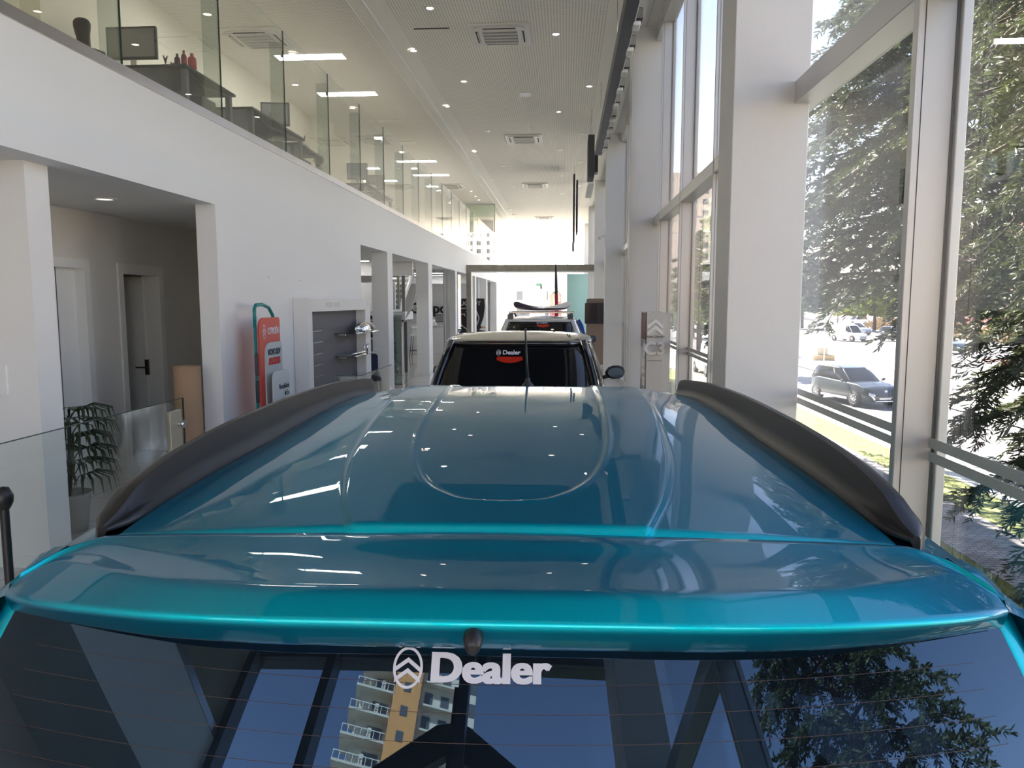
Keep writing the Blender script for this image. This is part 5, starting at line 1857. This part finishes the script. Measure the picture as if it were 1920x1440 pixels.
# potted palm
pp = thing('potted_palm', 'leafy lady palm in a pale pot between the pier and the alcove door', 'plant', (-4.27, 6.12, 0))
MB().lathe([(.001, 0), (.13, 0), (.17, .30), (.185, .32), (.175, .34), (.16, .33), (.001, .29)], 24).build('pot', mat('pale_pot', (.45, .42, .38), .6), pp)
R_ = random.Random(5)
for k in range(4):
    a = k * 1.7
    hh = (.85, 1.0, .9, .6)[k]
    MB().tube([(0, 0, .28), (.04 * math.cos(a), .04 * math.sin(a), hh * .6), (.07 * math.cos(a), .07 * math.sin(a), hh)], .011, 6).build('stem', mat('palm_stem', (.06, .05, .03), .7), pp)
pl_m = mat('palm_leaf', (.022, .05, .018), .4)
for k in range(22):
    mb = MB()
    a = k * 2.399
    z = .50 + .58 * k / 21
    L = .27
    base = Vector((.05 * math.cos(a), .05 * math.sin(a), z - .10))
    hub = base + Vector((math.cos(a) * .10, math.sin(a) * .10, .10))
    mb.tube([base, (base + hub) / 2 + Vector((0, 0, .03)), hub], .005, 5)
    for j in range(8):
        b = a + (j - 3.5) * .30
        d = Vector((math.cos(b), math.sin(b), 0))
        p0, p1, p2, p3 = hub, hub + d * .12 + Vector((0, 0, .03)), hub + d * .24 + Vector((0, 0, -.01)), hub + d * L + Vector((0, 0, -.10 - .04 * R_.random()))
        s = d.cross(Vector((0, 0, 1)))
        w = (.004, .014, .013, .002)
        ptsl = [p + s * ww for p, ww in zip((p0, p1, p2, p3), w)]
        ptsr = [p - s * ww for p, ww in zip((p0, p1, p2, p3), w)]
        ctr = [p - Vector((0, 0, .006)) for p in (p0, p1, p2, p3)]
        mb.loft([ptsl, ctr, ptsr])
    mb.build('leaf', pl_m, pp, fix=False)

# toilet and towel dispenser in the washroom
tl = thing('toilet', 'white toilet inside the open washroom', 'toilet', (-6.55, 10.35, 0), PI)
cer = mat('ceramic', (.62, .62, .63), .15, coat=.6)
rings = []
for (z, rx, ry, oy) in ((0, .12, .20, -.02), (.15, .11, .17, -.02), (.28, .15, .21, .02), (.38, .185, .25, .05), (.41, .19, .255, .05)):
    rings.append([(rx * math.cos(a), oy + ry * math.sin(a), z) for a in [2 * PI * i / 24 for i in range(24)]])
MB().loft(rings, closed=True, cap=True).build('bowl', cer, tl)
rings = [[((.195 - i_ * .0) * math.cos(a) * s_, .05 + .26 * math.sin(a) * s_, z) for a in [2 * PI * i / 24 for i in range(24)]] for (z, s_, i_) in ((.412, 1, 0), (.432, 1, 0), (.44, .9, 0), (.442, .05, 0))]
MB().loft(rings, closed=True).build('seat_lid', cer, tl)
MB().box(-.19, .19, -.42, -.23, .38, .80).build('cistern', cer, tl, bevel=.03)
MB().box(-.03, .03, -.35, -.30, .80, .812).build('flush_button', chrome, tl)
td = thing('towel_dispenser', 'small dark towel dispenser on the washroom wall', 'dispenser', (-7.42, 11.0 - 0.35, 1.25))
MB().box(0, .12, -.14, .14, 0, .32).build('case', mat('smoke_plastic', (.06, .055, .05), .3), td, bevel=.02)
MB().box(.0, .125, -.14, .02, .0, .32).build('cover', white_plastic, td, bevel=.02)

# black queue stand at the near edge
st = thing('barrier_post', 'black metal post with a round knob at the lower near edge of the hall', 'post', (-2.085, 2.62, 0), 0)
MB().lathe([(.001, 0), (.16, 0), (.16, .012), (.02, .03), (.016, .05), (.016, 1.215)], 20).build('pole', black_plastic, st)
MB().lathe([(.001, 1.21), (.02, 1.21), (.032, 1.235), (.034, 1.26), (.02, 1.29), (.001, 1.295)], 20).build('knob', black_plastic, st)

# small glass showcase ahead of the rail on the office side
gc = thing('glass_screen', 'small smoky glass corner screen ahead of the display unit', 'glass screen', (0, 0, 0))
MB().box(-2.73, -2.42, 8.82, 8.832, .02, 1.10).build('glass_pane', rail_glass, gc)
MB().box(-2.43, -2.42, 8.835, 10.4, .02, 1.10).build('glass_pane', rail_glass, gc)
MB().box(-2.73, -2.42, 8.818, 8.834, 1.095, 1.103).build('top_edge', edge_m, gc)
MB().box(-2.432, -2.418, 8.835, 10.4, 1.095, 1.103).build('top_edge', edge_m, gc)
for (x, y) in ((-2.6, 8.826), (-2.425, 9.3), (-2.425, 10.1)):
    MB().box(x - .04, x + .04, y - .04, y + .04, 0, .1).build('floor_clamp', steel, gc)
# ================================================================ ground-floor office seen through the openings
ink = mat('black_letter', (.015, .015, .018), .5)
def wall_sign(name, label, body, size, x, z, bold=.01):
    o = text_mesh(name, body, size, ink, None, (x, 32.985, z), ROT_BACK, .012, bold=bold)
    return tag(o, label, 'lettering')
wall_sign('wall_lettering', 'large black word lettered across the grey office end wall', 'Grupo', .62, -5.98, 1.66, .016)
wall_sign('wall_lettering', 'second line of large black letters under the first on the office end wall', 'n    l', .62, -5.75, 1.02, .016)
# shield emblem
sh = thing('shield_emblem', 'large black shield emblem with a lion head outline and lettering on the office end wall', 'emblem', (-4.28, 32.98, 1.28))
def shield(s, dz=0):
    pts = [(-.74, .80), (.74, .80), (.76, .45), (.70, .0), (.52, -.48), (.25, -.82), (0, -1.02)]
    full = pts + [(-x, z) for x, z in reversed(pts[1:-1])] 
    full = [(-.74, .80), (.74, .80), (.76, .45), (.70, .0), (.52, -.48), (.25, -.82), (0, -1.02), (-.25, -.82), (-.52, -.48), (-.70, .0), (-.76, .45)]
    return [(x * s, z * s + dz) for x, z in full]
MB().prism(shield(1.06, .0), -.02, 0, 'y').build('silver_rim', mat('emblem_silver', (.62, .63, .65), .3), sh)
MB().prism(shield(1.02), -.03, -.019, 'y').build('field', ink, sh)
text_mesh('emblem_lettering', 'PEUGEOT', .25, mat('emblem_silver', (.62, .63, .65), .3), sh, (0, -.036, .60), ROT_BACK, .004, bold=.003, sx=1.1)
ln = MB()
def bar(pts, r=.022):
    ln.tube([(x, -.042, z) for x, z in pts], r, 6)
bar([(-.30, .38), (.10, .42), (.42, .25), (.52, -.02), (.44, -.30)])
bar([(-.30, .38), (-.42, .10), (-.30, -.08), (-.46, -.22), (-.22, -.36)])
bar([(-.22, -.36), (-.02, -.52), (.02, -.78)])
bar([(-.05, .26), (.22, .18), (.36, -.06), (.26, -.36), (.10, -.60)])
bar([(-.02, .12), (.14, .02), (.18, -.20), (.06, -.40)])
bar([(.44, -.30), (.28, -.58), (.02, -.82)])
bar([(-.26, .12), (-.12, .16), (-.10, .06)])
ln.build('lion_head', mat('emblem_silver', (.62, .63, .65), .3), sh)

# reception counter, woman in white
white_desk = mat('counter_white', (.74, .74, .76), .4)
ct = thing('reception_counter', 'white reception counter in front of the grey lettered wall', 'counter', (-5.05, 28.6, 0))
MB().box(-.75, .75, -.35, .35, 0, 1.05).build('body', white_desk, ct, bevel=.01)
MB().box(-.80, .80, -.40, .40, 1.05, 1.09).build('top', white_desk, ct, bevel=.008)
seated('woman in a white blouse with dark hair seated behind the reception counter', (-5.25, 29.25, 0), PI, mat('white_blouse', (.68, .68, .72), .7), mat('dark_trousers', (.03, .03, .035), .8), True, seat=.72, reach=.12)
office_chair('tall office chair of the woman in white', (-5.25, 29.25, 0), PI, mat('black_fabric', (.02, .02, .022), .8), .72)
monitor('dark monitor on the white reception counter', -4.72, 28.6, 0, z=1.09, w=.42, h=.30)
seated('person in black with long dark hair seated near the shield emblem', (-3.72, 30.9, 0), -PI / 2, mat('black_sweater', (.012, .012, .016), .8), mat('dark_trousers', (.03, .03, .035), .8), True, seat=.66)
office_chair('dark chair of the person in black by the shield', (-3.72, 30.9, 0), -PI / 2, mat('black_fabric', (.02, .02, .022), .8), .66)
# bar stool
bs = thing('bar_stool', 'white seated bar stool with thin black legs beside the reception counter', 'stool', (-5.25, 26.5, 0))
MB().prism(rrect(-.20, .20, -.20, .20, .08), .76, .80, 'z').build('seat', white_desk, bs, bevel=.01)
rings = [[(-.20 + .40 * i / 8, .18 + .02 * math.sin(PI * i / 8), .80 + .30 * j / 4) for i in range(9)] for j in range(5)]
MB().loft(rings).build('backrest', white_desk, bs, solid=.02)
for sx in (-1, 1):
    for sy in (-1, 1):
        MB().tube([(sx * .14, sy * .14, .77), (sx * .22, sy * .22, 0)], .012, 6).build('leg', black_plastic, bs)
MB().tube([(-.19, -.19, .25), (.19, -.19, .25), (.19, .19, .25), (-.19, .19, .25), (-.19, -.19, .25)], .009, 6).build('foot_ring', black_plastic, bs)

# office ceiling light lines
for i, (x, y, w) in enumerate(((-6.2, 16.2, 1.5), (-5.6, 18.4, 1.6), (-6.4, 20.4, 2.0), (-5.2, 22.6, 1.3), (-5.9, 24.6, 1.6), (-4.9, 26.6, 1.3), (-5.0, 29.0, 1.6))):
    t = thing('light_panel', '%s long white light strip in the ground-floor office ceiling' % ORD[i], 'ceiling light', (x, y, SO), 0, 'light strips of the ground-floor office')
    MB().box(-w / 2, w / 2, -.06, .06, -.012, 0).build('frame', white_plastic, t)
    MB().box(-w / 2 + .01, w / 2 - .01, -.05, .05, -.016, -.010).build('diffuser', lamp_white, t)
struct(MB().box(-9, -3.83, 18.9, 19.0, 2.62, SO).build('trim_1', wall_paint), 'ceiling drop inside the office', 'trim')

# stair to the upper floor
sr = thing('staircase', 'white staircase with open treads and glazed side rising inside the office', 'staircase', (-4.45, 21.5, 0))
dk = mat('stair_dark', (.10, .095, .08), .6)
for k in range(8):
    z = 1.70 + .158 * k
    MB().box(-1.1, -.32, .0 + .26 * k, .28 + .26 * k, z, z + .06).build('tread', white_desk, sr)
    MB().box(-1.1, -.32, .26 + .26 * k, .28 + .26 * k, z + .06, z + .158).build('riser', dk, sr)
MB().box(-1.15, .10, -1.1, -.0, 1.48, 1.70).build('landing', white_desk, sr)
MB().box(-1.12, .05, -1.05, -.05, 1.42, 1.48).build('landing_underside', dk, sr)
MB().prism([(-1.1, 1.60), (0, 1.60), (2.1, 2.85), (2.1, 2.97), (-.1, 1.75), (-1.1, 1.75)], -.32, -.27, 'x').build('stringer', white_desk, sr)
MB().prism([(-.05, 1.75), (2.05, 2.96), (-.05, 2.96)], -.30, -.29, 'x').build('glass_side', rail_glass, sr)
MB().box(-.34, -.27, -.08, -.02, 1.60, 2.95).build('post', mat('bronze_post', (.30, .28, .24), .5), sr)
MB().box(.02, .10, -1.08, -1.02, 1.70, 2.95).build('post', mat('bronze_post', (.30, .28, .24), .5), sr)
MB().box(-.27, .02, -1.06, -1.05, 1.72, 2.90).build('landing_glass', rail_glass, sr)
MB().prism([(.10, 1.48), (.28, 1.75), (.62, 2.9), (.52, 2.9), (.16, 1.70)], -1.08, -1.04, 'y').build('diagonal_brace', white_desk, sr)
for sx in (-1.0, 0.0):
    MB().box(sx - .04, sx + .04, -.6, -.52, 0, 1.42).build('column', grey_panel, sr)

# glass info totems with faint prints
for i, (x, y) in enumerate(((-3.98, 17.3), (-4.55, 20.0))):
    g = thing('info_totem', '%s freestanding glass information totem with faint grey prints, inside the office openings' % ('nearer', 'farther')[i], 'totem', (x, y, 0), .1)
    MB().box(-.20, .20, -.02, .02, .05, 1.62).build('glass_pane', glass('totem_glass', (.62, .70, .68), .12), g)
    MB().box(-.26, -.20, -.03, .03, 0, 1.62).build('dark_edge', edge_m, g)
    MB().box(.20, .215, -.03, .03, 0, 1.40).build('light_edge', white_plastic, g)
    for k, z in enumerate((1.25, .95, .62, .35)):
        text_mesh('print', ('250', '250', '250', '1.350')[k], .11, desk_grey, g, (0, -.024, z), ROT_BACK, .001)
    MB().box(-.28, .24, -.12, .12, 0, .05).build('foot', steel, g)
cb = thing('office_cabinet', 'low beige and white cabinet row beyond the first office opening', 'cabinet', (-6.6, 19.6, 0))
MB().box(-1.2, 1.2, -.3, .3, 0, 1.0).build('body', mat('beige_laminate', (.58, .55, .5), .5), cb)
MB().box(-1.22, 1.22, -.32, .32, 1.0, 1.04).build('top', white_desk, cb)
for k in range(3):
    MB().box(-1.16 + .8 * k, -.42 + .8 * k, -.315, -.3, .06, .94).build('door', white_desk, cb, bevel=.004)
pt_ = thing('wall_poster', 'tall blue poster inside the first office opening', 'poster', (-5.15, 17.6, 1.72))
MB().box(-.13, .13, 0, .02, 0, .62).build('sheet', mat('blue_poster', (.05, .20, .32), .4, noise_amt=.5, noise_scale=5), pt_)
MB().box(-.15, -.13, -.005, .025, -1.72, .66).build('stand_post', steel, pt_)
MB().box(-.30, .30, -.1, .12, -1.72, -1.70).build('stand_foot', steel, pt_)
bp = thing('office_partition', 'beige and white slatted partition behind the blue poster', 'partition', (-5.5, 21.0, 0))
MB().box(-.55, .75, 0, .1, 0, 2.5).build('panel', white_desk, bp)
for k in range(4):
    MB().box(.2 + .14 * k, .26 + .14 * k, -.02, 0, 1.3, 2.5).build('slat', mat('bronze_post', (.30, .28, .24), .5), bp)
nv_ = thing('lounge_chair', 'navy upholstered chair with thin pale legs beside the display unit', 'chair', (-3.95, 14.9, 0), .4)
MB().prism(rrect(-.24, .24, -.24, .24, .06), .40, .48, 'z').build('seat', mat('navy_fabric', (.015, .022, .06), .8), nv_, bevel=.02)
MB().prism(rrect(-.24, .24, .50, .92, .06), .20, .27, 'y').build('backrest', mat('navy_fabric', (.015, .022, .06), .8), nv_, bevel=.02)
for sx in (-1, 1):
    for sy in (-1, 1):
        MB().tube([(sx * .2, sy * .2, .42), (sx * .24, sy * .24, 0)], .014, 8).build('leg', mat('pale_wood', (.45, .38, .28), .5), nv_)
sf = thing('model_shelf', 'narrow wall shelf rack holding small car models by the first opening', 'shelf', (-4.35, 16.6, 0))
for sx in (-.22, .22):
    MB().box(sx - .012, sx + .012, -.12, .12, 0, 1.8).build('upright', steel, sf)
for z in (1.15, 1.35, 1.55, 1.75):
    MB().box(-.22, .22, -.12, .12, z, z + .015).build('shelf_board', white_desk, sf)
for i, z in enumerate((1.166, 1.366, 1.566)):
    cm = thing('model_car', '%s dark model car on the narrow shelf rack' % ('lowest', 'middle', 'topmost')[i], 'model car', (-4.30, 16.55, z), PI / 2)
    MB().prism([(-.14, .02), (.14, .02), (.15, .05), (.10, .065), (.05, .10), (-.06, .10), (-.12, .065), (-.15, .05)], -.055, .055, 'x').build('body', ink if i != 1 else chrome, cm, bevel=.006)
    for yy in (-.09, .09):
        MB().tube([(-.058, yy, .022), (.058, yy, .022)], .021, 12).build('axle_wheels', rubber, cm)
# frosted sliding panes in the last openings
for i, (a, b) in enumerate(((23.6, 24.7), (25.2, 27.4))):
    w = struct(MB().box(LX - .20, LX - .18, a, b, 0, SO).build('window_office_%d' % (i + 1), glass('frosted_blue_glass', (.55, .62, .66), .25)), 'bluish glass pane in the office opening', 'window')
    MB().box(LX - .22, LX - .16, a, a + .03, 0, SO).build('pane_frame', frame_paint, w)

# far end details
ex = thing('exit_sign', 'small green emergency exit sign hanging before the far door', 'sign', (-1.64, 46.9, 2.95))
MB().box(-.16, .16, -.02, .02, -.02, .12).build('housing', mat('exit_green', (.02, .30, .18), .5), ex)
text_mesh('lettering', 'EXIT', .10, white_desk, ex, (0, -.023, .05), ROT_BACK, .002)
MB().box(-.22, .22, -.03, .03, .12, .30).build('lamp_box', white_plastic, ex)
MB().tube([(0, 0, .3), (0, 0, 3.23)], .008, 6).build('hanging_rod', steel, ex)
ps = thing('door_poster', 'plain white square notice on the far glass door', 'poster', (-2.33, 47.30, 2.05))
MB().box(-.34, .34, -.01, 0, 0, .70).build('sheet', mat('bright_paper', (.85, .85, .85), .6), ps)
for (x, m, lab) in ((-1.10, mat('flag_red', (.45, .03, .05), .6), 'limp red flag on a pole outside the far door'), (-.62, mat('flag_grey_red', (.25, .10, .10), .6), 'dull maroon flag on a pole outside the far door, nearer the aqua wall')):
    f = thing('flag', lab, 'flag', (x, 52.5, GZ))
    MB().tube([(0, 0, 0), (0, 0, 6.0)], .03, 8).build('pole', steel, f)
    rings = [[(.02 + .05 * i + .02 * math.sin(i * 2 + j), .03 * math.sin(i * 1.5 + j * .7), 3.2 + 1.5 * j / 6 - .12 * i * (1 - j / 6)) for i in range(7)] for j in range(7)]
    MB().loft(rings).build('cloth', m, f, solid=.01)
bp2 = thing('utility_pole', 'pale pole standing outside the far door, left of the flags', 'pole', (-1.55, 54, GZ))
MB().cyl(0, 0, 0, 9, .08, 10).build('pole', white_paint, bp2)
simple_car('yard_car', 'dark car parked outside the far door on the office side', 'car', (-2.6, 56, GZ), .1, 4.2, 1.75, 2.0, 'hatch', dark_paint)
simple_car('yard_car', 'white car parked outside the far door on the street side', 'car', (-.2, 62, GZ), PI / 2, 4.2, 1.75, 2.0, 'hatch', white_paint)

# -------------------------------------------------------- behind the camera (mirrored in the tailgate glass)
tw = thing('residential_tower', 'tall tower with orange-brown spine and stacked balconies, seen mirrored in the tailgate glass', 'building', (-15.5, -64, GZ), -.25)
conc_w = mat('tower_cream', (.60, .55, .47), .8)
orange = mat('tower_orange_brick', (.66, .30, .10), .8, noise_amt=.05)
H_ = 52
MB().box(-9, -4, -6, 6, 0, H_ - 6).build('balcony_wing', conc_w, tw)
MB().box(-4, 0, -7.5, 7.5, 0, H_ + 2).build('orange_spine', orange, tw)
MB().box(0, 9, -6, 6, 0, H_ - 2).build('wing', conc_w, tw)
MB().box(6.0, 7.5, -6, 6.4, 0, H_ - 4).build('brick_strip', orange, tw)
nfl = 16
for k in range(nfl):
    z = 3.0 * (k + 1)
    st_ = 0 if k < 9 else (k - 8) * .35
    mb = MB()
    mb.box(-12 + st_, -4.1, 3.5, 7.4, z, z + .28); mb.box(-8.2 + st_, -7.6 + st_, 6.0, 7.2, z + .28, z + 1.5)
    mb.build('balcony_slab', conc_w, tw)
    rl_ = MB(); rl_.box(-12 + st_, -4.1, 7.32, 7.38, z + 1.12, z + 1.2)
    for q in range(9):
        rl_.box(-11.95 + st_ + q * .95, -11.87 + st_ + q * .95, 7.32, 7.38, z + .28, z + 1.12)
    rl_.build('balcony_railing', mat('railing_white', (.72, .70, .64), .4), tw)
    MB().box(-7.0, -4.6, 5.98, 6.06, z + .5, z + 2.4).build('balcony_window', win_m, tw)
    MB().box(-2.6, -1.5, 7.48, 7.54, z + .6, z + 1.8).build('small_window', win_m, tw)
    for x in (.8, 3.4, 7.7):
        MB().box(x, x + 1.3, 5.98, 6.06, z + .5, z + 2.2).build('window', win_m, tw)
    MB().box(.4, 5.8, 6.0, 6.9, z - .1, z + .15).build('ledge', conc_w, tw)
# double chevron sign on the rear glazing
cs_ = thing('chevron_sign', 'large black double chevron sign on the rear glazing, mirrored in the tailgate glass', 'sign', (-.75, Y0 - .45, 0))
for i, top in enumerate((4.4, 3.6)):
    mb = MB()
    for sx in (-1, 1):
        mb.prism([(0, top), (sx * .20, top - .03), (sx * .95, top - .50), (sx * .97, top - .66), (sx * .70, top - .66), (0, top - .30)], -.06, .06, 'y')
    mb.build('chevron', ink, cs_)
MB().box(-.03, .03, -.05, .05, 2.0, 4.8).build('hanging_rod', ink, cs_)
